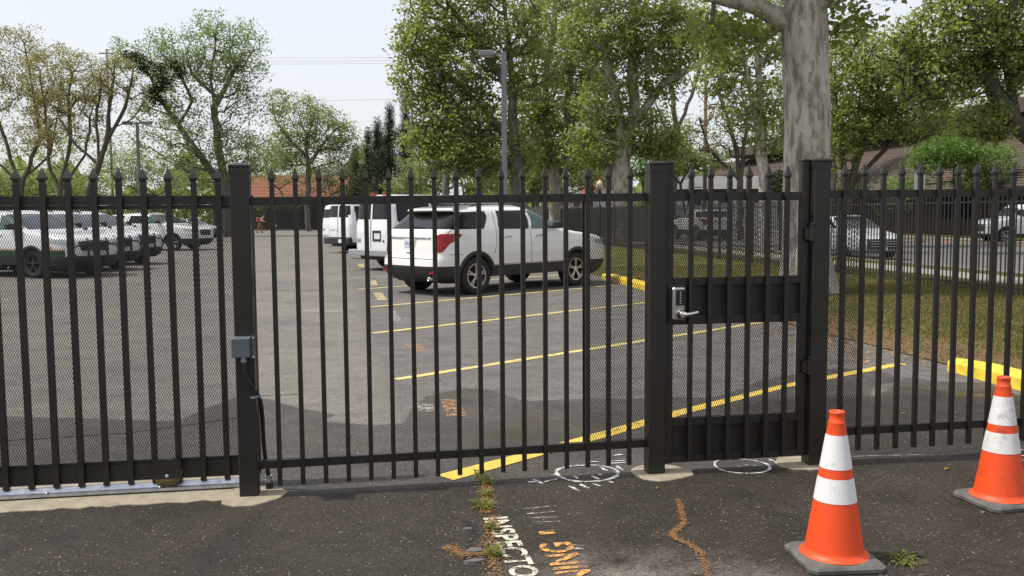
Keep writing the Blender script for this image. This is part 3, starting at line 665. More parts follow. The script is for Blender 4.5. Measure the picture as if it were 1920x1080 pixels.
def exp_mesh(x0, x1, z0, z1, y, parent, sw=.0136, lw=.0285, t_=.00175):
    """expanded metal: zigzag strands touching at the knuckles, each a three-sided wire"""
    n = int((x1-x0)/(sw/2)); k = int((z1-z0)/(lw/2)); V = []; Fc = []
    zs = z0+np.arange(k+1)*(z1-z0)/k; dx = (x1-x0)/n
    verts = []; faces = []
    for i in range(n):
        xc = x0+(i+.5)*dx; sgn = 1 if i % 2 == 0 else -1
        xs = xc+np.where(np.arange(k+1) % 2 == 0, 1, -1)*sgn*(dx/2-t_*.2)
        base = len(verts)
        for a, b in zip(xs, zs): verts += [(a-t_*.75, y+t_*.6, b), (a+t_*.75, y+t_*.6, b), (a, y-t_*.8, b)]
        for j in range(k):
            q = base+3*j; faces += [(q, q+1, q+4, q+3), (q+1, q+2, q+5, q+4), (q+2, q, q+3, q+5)]
    mb = MB(); mb.v = verts; mb.f = faces; o = mb.obj('expanded_mesh', M['mesh_steel'], parent, world_off=True); tag(o, kind='stuff'); return o
def put(me, name, parent, x, y=0.0, dz=0.0):
    o = link(name, me, parent); o.location = Vector((x, y, dz))-parent.location
    if name == 'picket': o.rotation_euler = (rng.uniform(-.0016, .0016), rng.uniform(-.0016, .0016), rng.uniform(-.03, .03))
    return o
def rail(parent, x0, x1, y, zc, w, h, name='rail', g=0.0):
    mb = MB(); mb.bar((x0, y, zc+g*x0), (x1, y, zc+g*x1), w, h); return mb.obj(name, M['steel'], parent, world_off=True)
G = .006
# fixed panel between the sliding gate and the walk-through gate
fx = thing('steel_fence', 'fixed black picket fence panel and posts between the sliding gate and the walk-through gate', 'fence', (1.0, 0, 0))
post(fx, -.165, 0, .102, 1.848); post(fx, 2.19, 0, .102, 1.862)
rail(fx, -.114, 2.139, .026, 1.641, .040, .046, g=G); rail(fx, -.114, 2.139, .026, .168, .040, .046, g=G)
for i in range(17): put(PK, 'picket', fx, i*.12696, 0, G*i*.12696)
mb = MB(); mb.bar((1.77, .052, .20), (1.77, .052, 1.64), .006, .02, (1, 0, 0)); mb.obj('mesh_edge_bar', M['mesh_steel'], fx, world_off=True)
exp_mesh(1.775, 2.138, .20, 1.64, .054, fx)
# panel right of the gate
fr = thing('steel_fence', 'black steel picket fence panel running off to the right of the walk-through gate', 'fence', (3.21, 0, 0))
post(fr, 3.213, 0, .108, 1.882)
rail(fr, 3.267, 5.56, .026, 1.645, .040, .046, g=G); rail(fr, 3.267, 5.56, .026, .172, .040, .048, g=G)
for i in range(17): put(PK, 'picket', fr, 3.3836+i*.12696, 0, G*(3.3836+i*.127)+.004)
post(fr, 5.62, 0, .102, 1.885)
rail(fr, 5.672, 8.02, .026, 1.645, .040, .046, g=G); rail(fr, 5.672, 8.02, .026, .172, .040, .048, g=G); post(fr, 8.07, 0, .102, 1.90)
for i in range(18): put(PK, 'picket', fr, 5.76+i*.12696, 0, G*(5.76+i*.127)+.004)
exp_mesh(3.268, 3.520, .20, 1.65, .054, fr)
# fence continuing left of nothing: sliding gate
sg = thing('sliding_gate', 'black steel sliding gate backed with diamond mesh at the far left', 'gate', (-1.2, .21, 0))
rail(sg, -3.1, -.13, .247, 1.653, .050, .050); rail(sg, -3.1, -.13, .247, .107, .050, .096, 'bottom_rail')
for i in range(14): put(PKG, 'picket', sg, -.3155-i*.1322, .2055, 0)
mb = MB(); mb.bar((-.155, .247, .15), (-.155, .247, 1.63), .05, .05); mb.obj('end_stile', M['steel'], sg, world_off=True)
mb = MB(); mb.bar((-3.1, .236, 1.615), (-.13, .236, 1.615), .012, .022); mb.bar((-3.1, .236, .164), (-.13, .236, .164), .012, .018); mb.obj('mesh_frame', M['mesh_steel'], sg, world_off=True)
exp_mesh(-1.95, -.18, .172, 1.612, .232, sg)
mb = MB(); mb.box((-.640, .172, .128), (.150, .012, .112)); wp = mb.obj('wheel_bracket', M['steel'], sg, world_off=True)
mb = MB(); mb.lathe([(.010, 0), (.010, .010), (.004, .014)], 10, (-.640+1.2, .166-.21, .092), Matrix.Rotation(math.pi/2, 3, 'X'), True); mb.obj('axle_bolt', M['galv'], wp)
RX = Matrix.Rotation(math.pi/2, 3, 'X')
mb = MB(); mb.lathe([(.012, -.022), (.078, -.024), (.078, -.014), (.066, -.002), (.066, .002), (.078, .014), (.078, .024), (.012, .022)], 28, (-.640, .200, .098), RX, True); mb.obj('wheel', M['brass'], sg, True, world_off=True)
# walk-through gate
pg = thing('walk_through_gate', 'black steel walk-through gate with kick plate, lock box and diamond mesh', 'gate', (2.7, 0, 0))
post_l = MB(); post_l.bevbox((2.272, .012, .95), (.050, .050, 1.79), .004); post_l.obj('stile', M['steel'], pg, world_off=True)
mb = MB(); mb.bevbox((3.127, .012, .96), (.050, .050, 1.80), .004); mb.obj('stile', M['steel'], pg, world_off=True)
for x, zt in ((2.272, 1.846), (3.127, 1.862)):
    mb = MB(); mb.bevbox((x, .012, zt+.006), (.054, .054, .016), .004); mb.obj('stile_cap', M['steel'], pg, world_off=True)
for zc, h in ((1.655, .050), (1.152, .046), (.920, .050), (.305, .046), (.080, .044)):
    rail(pg, 2.297, 3.102, .016, zc, .040, h)
mb = MB(); mb.box((2.70, .024, 1.036), (.80, .006, .186)); mb.obj('lock_plate', M['steel'], pg, world_off=True)
mb = MB(); mb.box((2.70, .024, .192), (.80, .006, .180)); mb.obj('kick_plate', M['steel'], pg, world_off=True)
for i in range(6): put(PKW, 'picket', pg, 2.401+i*.1206, -.018, .006)
exp_mesh(2.298, 3.101, 1.176, 1.630, .044, pg); exp_mesh(2.298, 3.101, .329, .894, .044, pg)
for zc in (1.43, .62):
    mb = MB(); mb.lathe([(.017, -.045), (.017, .045)], 14, (3.156, -.042, zc), None, True); mb.box((3.140, -.030, zc), (.05, .022, .07)); mb.box((3.178, -.052, zc), (.050, .008, .07)); h_ = mb.obj('hinge', M['steel'], pg, world_off=True)
    mb = MB(); mb.lathe([(.010, .045), (.014, .049), (.014, .062), (.006, .066)], 12, (3.156-2.7, -.042, zc), None, True); mb.obj('hinge_pin', M['dark_metal'], h_)
lk = MB(); lk.bevbox((2.318, -.020, 1.022), (.112, .010, .222), .004); lk_o = lk.obj('lock_backplate', M['dark_metal'], pg, world_off=True)
def sub(mb, name, mat, par, smooth=False):
    me = mb.mesh(name, mat, smooth, pg.location); return link(name, me, par)
mb = MB(); mb.bevbox((2.316, -.043, 1.026), (.078, .040, .190), .006); sub(mb, 'lock_body', M['chrome'], lk_o)
mb = MB(); mb.bevbox((2.322, -.066, 1.062), (.054, .006, .092), .002); sub(mb, 'keypad', M['keypad'], lk_o)
for k in range(5):
    mb = MB(); mb.lathe([(.0045, 0), (.0045, .004), (.0025, .006)], 8, (2.322, -.069, 1.093-k*.0155), RX, True); sub(mb, 'key_button', M['chrome'], lk_o)
mb = MB(); mb.lathe([(.031, 0), (.031, .012), (.024, .020), (.021, .040), (.018, .044)], 20, (2.328, -.060, .965), RX, True); sub(mb, 'lever_rose', M['chrome'], lk_o, True)
mb = MB(); mb.tube([(2.330, -.100, .965), (2.352, -.104, .966), (2.380, -.105, .970), (2.410, -.100, .976), (2.432, -.092, .981)], [.018, .013, .010, .0105, .008], 12); sub(mb, 'lever', M['chrome'], lk_o, True)
mb = MB(); mb.lathe([(.019, 0), (.018, .012), (.007, .014), (.007, .018)], 16, (2.328, -.100, .965), RX, True); sub(mb, 'key_cylinder', M['chrome'], lk_o)
# junction box and conduit on the left post
jb = thing('junction_box', 'grey electrical box with black flexible conduit on the left fence post', 'electrical box', (-.165, -.06, .80))
mb = MB(); mb.bevbox((-.172, -.100, .854), (.100, .092, .104), .004); mb.obj('box_body', M['grey_box'], jb, world_off=True)
mb = MB(); mb.bevbox((-.118, -.100, .854), (.012, .108, .118), .003); mb.obj('box_cover', M['dark_metal'], jb, world_off=True)
for z in (.802, .906):
    mb = MB(); mb.lathe([(.006, 0), (.006, .010)], 8, (-.112, -.142, z), Matrix.Rotation(math.pi/2, 3, 'Y'), True); mb.obj('cover_screw', M['galv'], jb, world_off=True)
mb = MB(); mb.lathe([(.017, .772), (.017, .786), (.013, .786), (.013, .802)], 14, (-.165, -.100, 0), None, True); mb.obj('connector', M['galv'], jb, world_off=True)
def bez(pts, n=10):
    out = []; P = [Vector(p) for p in pts]; P = [P[0]*2-P[1]]+P+[P[-1]*2-P[-2]]
    for i in range(1, len(P)-2):
        for k in range(n):
            t_ = k/n; a, b, c, d = P[i-1:i+3]
            out.append(.5*((2*b)+(c-a)*t_+(2*a-5*b+4*c-d)*t_*t_+(3*b-a-3*c+d)*t_**3))
    out.append(P[-2]); return out
mb = MB(); mb.tube(bez([(-.165, -.100, .775), (-.158, -.098, .70), (-.125, -.075, .62), (-.095, -.035, .55), (-.092, .04, .45), (-.093, .075, .30), (-.088, .085, .20), (-.075, .088, .10), (-.068, .088, .0)]), .0125, 12); mb.obj('conduit', M['conduit'], jb, True, world_off=True)
mb = MB(); mb.lathe([(.017, -.004), (.017, .004)], 14, (-.101, -.05, .571), Matrix.Rotation(.6, 3, 'Y'), True); mb.box((-.125, -.055, .566), (.03, .012, .012)); mb.obj('conduit_clamp', M['galv'], jb, world_off=True)
mb = MB(); mb.lathe([(.021, .045), (.021, .062), (.017, .062), (.017, .075), (.021, .076), (.021, .084)], 14, (-.070, .088, 0), None, True); mb.obj('ground_fitting', M['galv'], jb, world_off=True)
mb = MB(); mb.lathe([(.022, 0), (.022, .045)], 14, (-.069, .088, 0), None, True); mb.obj('ground_fitting', M['conduit'], jb, world_off=True)

# ------------------------------------------------------------------ traffic cones
def cone(loc, rz, label, dirt):
    c = thing('traffic_cone', label, 'traffic cone', loc, rz, 'orange traffic cones')
    def rr(z): return .132-(.132-.036)*(z-.03)/(.66-.03)
    mb = MB(); s_ = .172; b = .028
    def ring8(z, k, bb): 
        x = s_*k; return [(x-bb, -x, z), (x, -x+bb, z), (x, x-bb, z), (x-bb, x, z), (-x+bb, x, z), (-x, x-bb, z), (-x, -x+bb, z), (-x+bb, -x, z)]
    vs = ring8(0, .97, b)+ring8(.006, 1.0, b)+ring8(.022, 1.0, b)+ring8(.034, .93, b)+ring8(.040, .76, b*1.3)
    fs = [tuple(range(32, 40))]
    for k in range(4):
        for i in range(8): fs.append((k*8+i, k*8+(i+1) % 8, k*8+8+(i+1) % 8, k*8+8+i))
    mb.add(vs, fs); mb.obj('base', M['cone_base'], c)
    mb = MB(); mb.lathe([(.150, .040), (.140, .044), (rr(.06), .062)]+[(rr(z), z) for z in np.linspace(.07, .655, 12)]+[(.037, .658), (.0365, .664), (.032, .668), (.0325, .700), (.034, .704), (.033, .712), (.024, .712), (.022, .64)], 40); mb.obj('cone_body', M[dirt[0]], c, True)
    for z0, z1 in ((.450, .605), (.297, .407)):
        mb = MB(); mb.lathe([(rr(z0)+.0018, z0), (rr(z1)+.0018, z1)], 40); mb.obj('reflective_band', M[dirt[1]], c, True)
    for ch in c.children: ch.data.transform(Matrix.Diagonal((1, 1, .955, 1)))
    return c
def dirty(name, col, lo, hi, sc, dirt=(.045, .035, .028)):
    mt, t, bs, out = newmat(name); co = coords(t)
    f = maprange(t, noise(t, co, sc, 6.0, .75), lo, hi, 0, .85)
    g = maprange(t, noise(t, co, 5.0, 3.0), .35, .7)
    t.links.new(mixc(t, mathn(t, 'MULTIPLY', f, g), mixc(t, noise(t, co, 7.0), tuple(x*.94 for x in col), col), dirt), bs.inputs['Base Color']); bs.inputs['Roughness'].default_value = .5
    bump(t, bs, noise(t, co, 60.0), .08, .002); return mt
M['orange_a'] = dirty('cone_orange_scuffed', (.80, .074, .011), .60, .68, 26.0); M['orange_b'] = dirty('cone_orange_dirty', (.80, .078, .012), .50, .64, 24.0)
M['band_a'] = dirty('cone_band_scuffed', (.76, .75, .74), .58, .70, 30.0, (.3, .28, .25)); M['band_b'] = dirty('cone_band_dirty', (.74, .73, .71), .46, .66, 28.0, (.16, .15, .13))
c_ = cone((2.545, -1.47, 0), math.radians(-5), 'clean orange traffic cone with two white bands, nearest the camera', ('orange_a', 'band_a'))
cone((3.83, -.87, 0), math.radians(4), 'scuffed orange traffic cone with dirty lower band at the right edge', ('orange_b', 'band_b'))

# ------------------------------------------------------------------ vehicles: horizontal slices lofted into a shell, then split into parts
def prof(pts, sig=.018):
    P = np.array(pts, float); z = np.linspace(P[0, 0], P[-1, 0], 600); v = np.interp(z, P[:, 0], P[:, 1])
    k = max(1, int(sig/(z[1]-z[0]))); ker = np.exp(-.5*(np.arange(-3*k, 3*k+1)/k)**2); ker /= ker.sum()
    vp = np.concatenate([np.full(3*k, v[0]), v, np.full(3*k, v[-1])]); vs = np.convolve(vp, ker, 'valid')
    return lambda q: np.interp(q, z, vs)
def inpoly(x, y, poly):
    ins = False; n = len(poly); j = n-1
    for i in range(n):
        xi, yi = poly[i]; xj, yj = poly[j]
        if (yi > y) != (yj > y) and x < (xj-xi)*(y-yi)/(yj-yi)+xi: ins = not ins
        j = i
    return ins
class Shell:
    def __init__(self, rear, front, half, zrows, n_exp=7.0, ncol=110):
        self.xr, self.xf, self.W = prof(rear), prof(front), prof(half); self.n = n_exp
        t_ = np.linspace(0, math.pi, 4000); cx = -np.sign(np.cos(t_))*np.abs(np.cos(t_))**(2/n_exp); cy = np.abs(np.sin(t_))**(2/n_exp)
        d = np.hypot(np.diff(cx*2.4), np.diff(cy*1.0)); s_ = np.concatenate([[0], np.cumsum(d)]); q = np.linspace(0, s_[-1], ncol)
        self.cx = np.interp(q, s_, cx); self.cy = np.interp(q, s_, cy); self.zs = np.array(sorted(set(np.round(zrows, 4))))
        a = self.xr(self.zs); b = self.xf(self.zs); w = self.W(self.zs)
        self.X = ((a+b)/2)[:, None]+((b-a)/2)[:, None]*self.cx; self.Y = w[:, None]*self.cy; self.Z = np.repeat(self.zs[:, None], ncol, 1)
    def y_at(self, x, z):
        a, b, w = self.xr(z), self.xf(z), self.W(z); c = abs((x-(a+b)/2)/((b-a)/2)); return w*max(0, 1-min(c, 1)**self.n)**(1/self.n)
    def x_rear(self, y, z):
        a, b, w = self.xr(z), self.xf(z), self.W(z); c = min(abs(y)/w, .999); return (a+b)/2-(b-a)/2*(1-c**self.n)**(1/self.n)
    def x_front(self, y, z):
        a, b, w = self.xr(z), self.xf(z), self.W(z); c = min(abs(y)/w, .999); return (a+b)/2+(b-a)/2*(1-c**self.n)**(1/self.n)
    def split(self, classify):
        nr, nc = self.X.shape; parts = {}
        X, Y, Z = self.X, self.Y, self.Z
        P = np.stack([X, Y, Z], 2); d1 = P[1:, 1:]-P[:-1, :-1]; d2 = P[1:, :-1]-P[:-1, 1:]; nn = np.cross(d2, d1); nn /= np.linalg.norm(nn, axis=2)[:, :, None]+1e-12
        cen = (P[1:, 1:]+P[:-1, :-1]+P[1:, :-1]+P[:-1, 1:])/4; w = self.W(self.zs); wm = (w[1:]+w[:-1])/2
        for i in range(nr-1):
            for j in range(nc-1):
                x, y, z = cen[i, j]; k = classify(x, y, z, nn[i, j], y/wm[i], nr-1-i)
                if k is None: continue
                for side in (1, -1):
                    key = k if k[1] == 0 else (k[0], k[1]*side)
                    parts.setdefault(key, []).append((i, j, side))
        return parts
    def build(self, parts, mats, root, sub_of=None):
        X, Y, Z = self.X, self.Y, self.Z; nr, nc = X.shape; objs = {}
        for key, fl in parts.items():
            mb = MB(); idx = {}
            def vid(i, j, s_):
                s2 = 1 if Y[i, j] < 1e-6 else s_
                k = (i, j, s2)
                if k not in idx: idx[k] = len(mb.v); mb.v.append((X[i, j], s2*Y[i, j], Z[i, j]))
                return idx[k]
            for i, j, s_ in fl:
                q = [vid(i, j, s_), vid(i, j+1, s_), vid(i+1, j+1, s_), vid(i+1, j, s_)]
                mb.f.append(tuple(q) if s_ < 0 else tuple(reversed(q)))
            if key[0] == 'body':     # close the roof
                i = nr-1
                for j in range(1, nc-2): mb.f.append((vid(i, j, 1), vid(i, j+1, 1), vid(i, j+1, -1), vid(i, j, -1)))
                mb.f = [tuple(dict.fromkeys(f)) for f in mb.f]; mb.f = [f for f in mb.f if len(f) > 2]
            o = mb.obj(key[0], mats[key[0]], root, True); objs[key] = o
        return objs
def panel(sh, verts, sides=(1,), off=.004, nr=16, nc=14):
    """a clean-edged patch lying just proud of the shell; corners are given as ('y',y,z) on the rear,
    ('x',x,z) on the side or ('f',y,z) on the front"""
    js = np.arange(len(sh.cx)); pk = int(np.argmax(sh.cy)); P = []
    for kind, v, z in verts:
        a, b, w = sh.xr(z), sh.xf(z), sh.W(z)
        if kind == 'x': j = np.interp((v-(a+b)/2)/((b-a)/2), sh.cx, js)
        elif kind == 'y': j = np.interp(v/w, sh.cy[:pk], js[:pk])
        else: j = np.interp(-v/w, -sh.cy[pk:], js[pk:])
        P.append((float(j), z))
    zs_ = sorted(set([round(z, 4) for _, z in P]+list(np.round(np.linspace(min(z for _, z in P), max(z for _, z in P), nr), 4)))); mb = MB(); rows = []
    for z in zs_:
        xs = []
        zz = min(max(z, min(q[1] for q in P)+1e-4), max(q[1] for q in P)-1e-4)
        for (j0, z0), (j1, z1) in zip(P, P[1:]+P[:1]):
            if (z0 > zz) != (z1 > zz): xs.append(j0+(j1-j0)*(zz-z0)/(z1-z0))
        if len(xs) >= 2: rows.append((z, min(xs), max(xs)))
    for s_ in sides:
        base = len(mb.v)
        for z, ja, jb in rows:
            a, b, w = sh.xr(z), sh.xf(z), sh.W(z); jj = np.linspace(ja, jb, nc)
            cx = np.interp(jj, js, sh.cx); cy = np.interp(jj, js, sh.cy); d = .5
            dx = (np.interp(jj+d, js, sh.cx)-np.interp(jj-d, js, sh.cx))*(b-a)/2; dy = (np.interp(jj+d, js, sh.cy)-np.interp(jj-d, js, sh.cy))*w; L = np.hypot(dx, dy)+1e-9
            for k in range(nc): mb.v.append(((a+b)/2+(b-a)/2*cx[k]-dy[k]/L[k]*off, s_*(w*cy[k]+dx[k]/L[k]*off), z))
        for i in range(len(rows)-1):
            for k in range(nc-1):
                q = base+i*nc+k; f = (q, q+1, q+nc+1, q+nc); mb.f.append(f if s_ < 0 else tuple(reversed(f)))
    return mb
def arch(root, sh, wx, wz, r0, r1, mat, lip=.16):
    for s_ in (1, -1):
        mb = MB(); n = 40; ring_ = []
        for k in range(n+1):
            q = math.radians(-22)+math.radians(224)*k/n; row = []
            for r_, o_ in ((r0, -lip), (r0, .012), (r1-.012, .014), (r1, .0)):
                x = wx+r_*math.cos(q); z = max(.34, wz+r_*math.sin(q)); xx_ = wx+r1*math.cos(q); row.append((x, s_*(sh.y_at(x, max(z, .3))+o_), z))
            ring_.append(row)
        for row in ring_: mb.v += row
        for i in range(n):
            for k in range(3): mb.f.append((i*4+k, i*4+k+1, i*4+5+k, i*4+4+k))
        mb.obj('wheel_arch', mat, root, True)
def make_wheel(root, x, y, r, w, rimmat, spokes=5, double=True, rr=.66):
    s_ = 1 if y > 0 else -1; R = Matrix.Rotation(-s_*math.pi/2, 3, 'X')   # lathe z -> outward
    hub = MB(); hub.lathe([(r*rr, -w*.3), (r*rr, w*.1), (.02, w*.12)], 28, (x, y, r), R, True); h = hub.obj('wheel', M['black'], root)
    mb = MB(); mb.lathe([(r*rr, -w/2), (r*.93, -w/2), (r*.985, -w*.40), (r, -w*.25), (r, w*.25), (r*.985, w*.40), (r*.93, w/2), (r*rr*1.06, w*.47), (r*rr, w*.40)], 36, (x, y, r), R); mb.obj('tyre', M['tyre'], h, True)
    mb = MB(); mb.lathe([(r*rr*1.0, w*.38), (r*rr*.99, w*.43), (r*rr*.90, w*.42), (r*rr*.88, w*.2)], 36, (x, y, r), R)
    mb.lathe([(r*.16, w*.2), (r*.16, w*.40), (r*.05, w*.43)], 14, (x, y, r), R, True)
    for k in range(spokes):
        for dd in ((-.13, .13) if double else (0,)):
            q = 2*math.pi*k/spokes+.3; q0 = q+dd*.6; q1 = q+dd
            def P(rad, ang, out): return Vector((x, y, r))+R @ Vector((rad*math.cos(ang), rad*math.sin(ang), out))
            ax = R @ Vector((0, 0, 1)); mb.bar(P(r*.12, q0, w*.34), P(r*rr*.95, q1, w*.38), r*(.075 if double else .12), w*.10, ax)
    mb.obj('rim', rimmat, h)
    return h
def seam(root, sh, pts, name='door_seam', rad=.006, mat='black', side=1):
    mb = MB(); path = []
    for (a, b) in zip(pts[:-1], pts[1:]):
        for k in range(8):
            x = a[0]+(b[0]-a[0])*k/8; z = a[1]+(b[1]-a[1])*k/8; path.append((x, side*(sh.y_at(x, z)-.002), z))
    x, z = pts[-1]; path.append((x, side*(sh.y_at(x, z)-.002), z)); mb.tube(path, rad, 5); return mb.obj(name, M[mat], root)
def zr(*segs): return np.concatenate([np.linspace(a, b, n) for a, b, n in segs])

# --- mid-size SUV
SUV = Shell(rear=[(.24, .34), (.33, .12), (.42, .04), (.55, .0), (.70, .02), (.78, .07), (.95, .09), (1.15, .12), (1.25, .17), (1.30, .22), (1.45, .42), (1.60, .61), (1.66, .74), (1.70, .95), (1.735, 1.35), (1.755, 1.8), (1.765, 2.2)],
            front=[(.24, 4.72), (.33, 4.90), (.48, 4.98), (.70, 5.0), (.92, 4.97), (1.02, 4.90), (1.09, 4.72), (1.135, 4.45), (1.175, 4.10), (1.215, 3.80), (1.28, 3.60), (1.46, 3.22), (1.60, 2.90), (1.67, 2.68), (1.72, 2.5), (1.75, 2.42), (1.765, 2.38)],
            half=[(.24, .88), (.32, .955), (.50, .985), (.80, 1.0), (1.0, .992), (1.15, .972), (1.25, .945), (1.30, .925), (1.42, .87), (1.58, .795), (1.66, .735), (1.71, .66), (1.74, .54), (1.758, .36), (1.765, .16)],
            zrows=zr((.24, .34, 5), (.34, .50, 7), (.50, .56, 4), (.56, .58, 3), (.58, .72, 6), (.72, .755, 3), (.755, .95, 9), (.95, 1.28, 34), (1.28, 1.66, 18), (1.66, 1.765, 18)), n_exp=8.5, ncol=170)
Q1 = [(.40, 1.275), (.70, 1.61), (1.36, 1.625), (1.37, 1.53), (1.20, 1.28)]; Q2 = [(1.62, 1.27), (1.59, 1.33), (1.66, 1.63), (2.40, 1.64), (2.42, 1.262)]; Q3 = [(2.50, 1.26), (2.48, 1.64), (2.66, 1.63), (2.98, 1.53), (3.50, 1.275), (3.48, 1.255)]
WR, WF = (.98, .375), (3.86, .375)
def suv_class(patrol):
    def f(x, y, z, n, t_, top):
        for wx, wz in (WR, WF):
            if math.hypot(x-wx, z-wz) < .44 and t_ > .5: return None
        if z < .34 and .55 < x < 4.35: return None
        if x < .5 and z < .58: return ('rear_bumper', 0)
        if x > 4.45 and z < .50: return ('front_bumper', 0)
        if z < .56: return ('rocker_cladding', 1 if x > 2.4 else 2) if x < 3.4 and x > 1.4 else ('quarter_cladding', 1 if x < WR[0] else (2 if x < 2 else (3 if x < WF[0] else 4)))
        side = abs(n[1]) > .55
        if patrol and side and .56 < z < .72 and x < 4.9: return ('green_stripe', (1 if x < WR[0] else (2 if x < WF[0] else 3)))
        if patrol and side and .72 <= z < .755 and x < 4.9: return ('gold_stripe', (1 if x < WR[0] else (2 if x < WF[0] else 3)))
        return ('body', 0)
    return f
def suv(label, patrol, name, group, pushbar):
    r = thing(name, label, 'SUV', group=group)
    wht = M['patrol_white'] if patrol else M['paint_white']
    mats = dict(body=wht, quarter_cladding=M['clad'], rear_bumper=M['clad'], front_bumper=M['clad'], rocker_cladding=M['clad'], green_stripe=M['green_stripe'], gold_stripe=M['gold_stripe'])
    SUV.build(SUV.split(suv_class(patrol)), mats, r)
    for s_ in (1, -1):
        for k, q in enumerate((Q1, Q2, Q3)): panel(SUV, [('x', x, z) for x, z in q], (s_,)).obj('side_window' if k < 2 else 'front_door_window', M['glass'] if k < 2 else M['glass_green'], r, True)
        panel(SUV, [('y', .76, 1.285), ('x', .45, 1.28), ('x', .73, 1.61), ('y', .65, 1.61)], (s_,), .003).obj('pillar_trim', M['glass'], r, True)
        panel(SUV, [('y', .76, .84), ('x', .19, .85), ('x', .32, 1.0), ('x', .62, 1.17), ('x', .58, 1.195), ('y', .72, 1.20)], (s_,), .007).obj('tail_lamp', M['tail'], r, True)
        panel(SUV, [('f', .58, .84), ('f', .56, .97), ('x', 4.34, 1.05), ('x', 4.48, .92)], (s_,), .007).obj('head_lamp', M['head'], r, True)
    panel(SUV, [('y', 0, 1.285), ('y', .79, 1.285), ('y', .68, 1.61), ('y', 0, 1.61)], (1, -1)).obj('rear_window', M['glass'], r, True)
    panel(SUV, [('f', 0, 1.26), ('f', .82, 1.26), ('f', .70, 1.66), ('f', 0, 1.67)], (1, -1)).obj('windshield', M['shield'], r, True)
    panel(SUV, [('f', 0, .70), ('f', .42, .70), ('f', .50, .94), ('f', 0, .97)], (1, -1), .008).obj('grille', M['clad'], r, True)
    for x, z in (WR, WF): arch(r, SUV, x, z, .405, .485, M['clad'])
    mb = MB(); mb.box((2.5, 0, .50), (4.3, 1.46, .36)); mb.obj('underbody', M['black'], r)
    for x, z in (WR, WF):
        for s_ in (1, -1): make_wheel(r, x, s_*.855, .372, .24, M['rim'] if not patrol else M['rim_dark'], 5, True)
    mb = MB(); vs = []
    for y in np.linspace(-.70, .70, 13):
        e = 1-(abs(y)/.74)**4; vs += [(.52+.10*(1-e), y, 1.618), (.46+.16*(1-e), y, 1.645), (.62, y, 1.672+.012*e), (.98, y, 1.712+.012*e), (.98, y, 1.66)]
    mb.add(vs, [(i*5+k, i*5+(k+1) % 5, i*5+5+(k+1) % 5, i*5+5+k) for i in range(12) for k in range(5)]+[(0, 1, 2, 3, 4), (64, 63, 62, 61, 60)]); mb.obj('roof_spoiler', wht, r, True)
    for s_ in (1, -1):
        mb = MB(); mb.tube([(1.10, s_*.60, 1.70), (1.18, s_*.60, 1.74), (1.6, s_*.585, 1.765), (2.4, s_*.585, 1.765), (2.72, s_*.60, 1.73), (2.80, s_*.60, 1.69)], .014, 8); mb.obj('roof_rail', M['clad'], r, True)
        mb = MB(); mb.bevbox((3.18, s_*1.06, 1.34), (.16, .20, .15), .03); mb.bar((3.22, s_*.88, 1.29), (3.20, s_*1.0, 1.31), .08, .05); mb.obj('wing_mirror', M['clad'], r)
        seam(r, SUV, [(1.55, 1.62), (1.52, 1.27), (1.48, .95), (1.42, .80)], side=s_); seam(r, SUV, [(2.455, 1.64), (2.46, 1.2), (2.46, .58)], side=s_); seam(r, SUV, [(3.50, 1.24), (3.48, .95), (3.42, .58)], side=s_); seam(r, SUV, [(1.45, .575), (3.42, .575)], side=s_); seam(r, SUV, [(.62, .80), (.30, .80)], side=s_)
        for x in (1.80, 2.68):
            mb = MB(); y = SUV.y_at(x, 1.12); mb.tube([(x-.10, s_*(y-.005), 1.12), (x-.08, s_*(y+.022), 1.125), (x+.08, s_*(y+.022), 1.125), (x+.10, s_*(y-.005), 1.12)], .013, 8); mb.obj('door_handle', M['chrome'], r, True)
    # tailgate details
    xx = lambda z, y=0: SUV.x_rear(y, z)
    mb = MB(); mb.box((xx(1.0)-.006, 0, 1.005), (.012, .36, .19)); mb.obj('plate_recess', wht, r)
    mb = MB(); mb.box((xx(1.0)-.016, 0, 1.005), (.008, .305, .152)); pl = mb.obj('number_plate', M['plate'], r)
    cu = bpy.data.curves.new('t', 'FONT'); cu.body = '6PAZ073'; cu.align_x = 'CENTER'; cu.align_y = 'CENTER'; ob = bpy.data.objects.new('t', cu); COL.objects.link(ob)
    me = bpy.data.meshes.new_from_object(ob.evaluated_get(bpy.context.evaluated_depsgraph_get())); bpy.data.objects.remove(ob)
    me.transform(Matrix.Translation((xx(1.0)-.021, 0, 1.0)) @ Matrix.Rotation(-math.pi/2, 4, 'Z') @ Matrix.Rotation(math.pi/2, 4, 'X') @ Matrix.Diagonal((.062, .095, .05, 1))); me.materials.clear(); me.materials.append(M['ink']); link('plate_number', me, pl)
    mb = MB(); mb.tube([(SUV.x_rear(y, 1.12)-.012, y, 1.12) for y in np.linspace(-.62, .62, 11)], .016, 6); mb.obj('tailgate_trim', M['chrome'], r, True)
    mb = MB(); mb.lathe([(.072, -.006), (.072, .006), (.05, .010)], 24, (0, 0, 0), None, True); mb.v = [(xx(1.205)-.008-z, x, 1.205+y*.42) for x, y, z in mb.v]; mb.obj('badge', M['dark_metal'], r)
    mb = MB(); mb.bar((xx(1.32)-.015, -.30, 1.31), (xx(1.32)-.015, .12, 1.325), .02, .02); mb.obj('wiper', M['black'], r)
    mb = MB(); mb.box((xx(.83)-.008, 0, .83), (.01, .16, .02)); mb.obj('tailgate_pull', M['bumper_grey'], r)
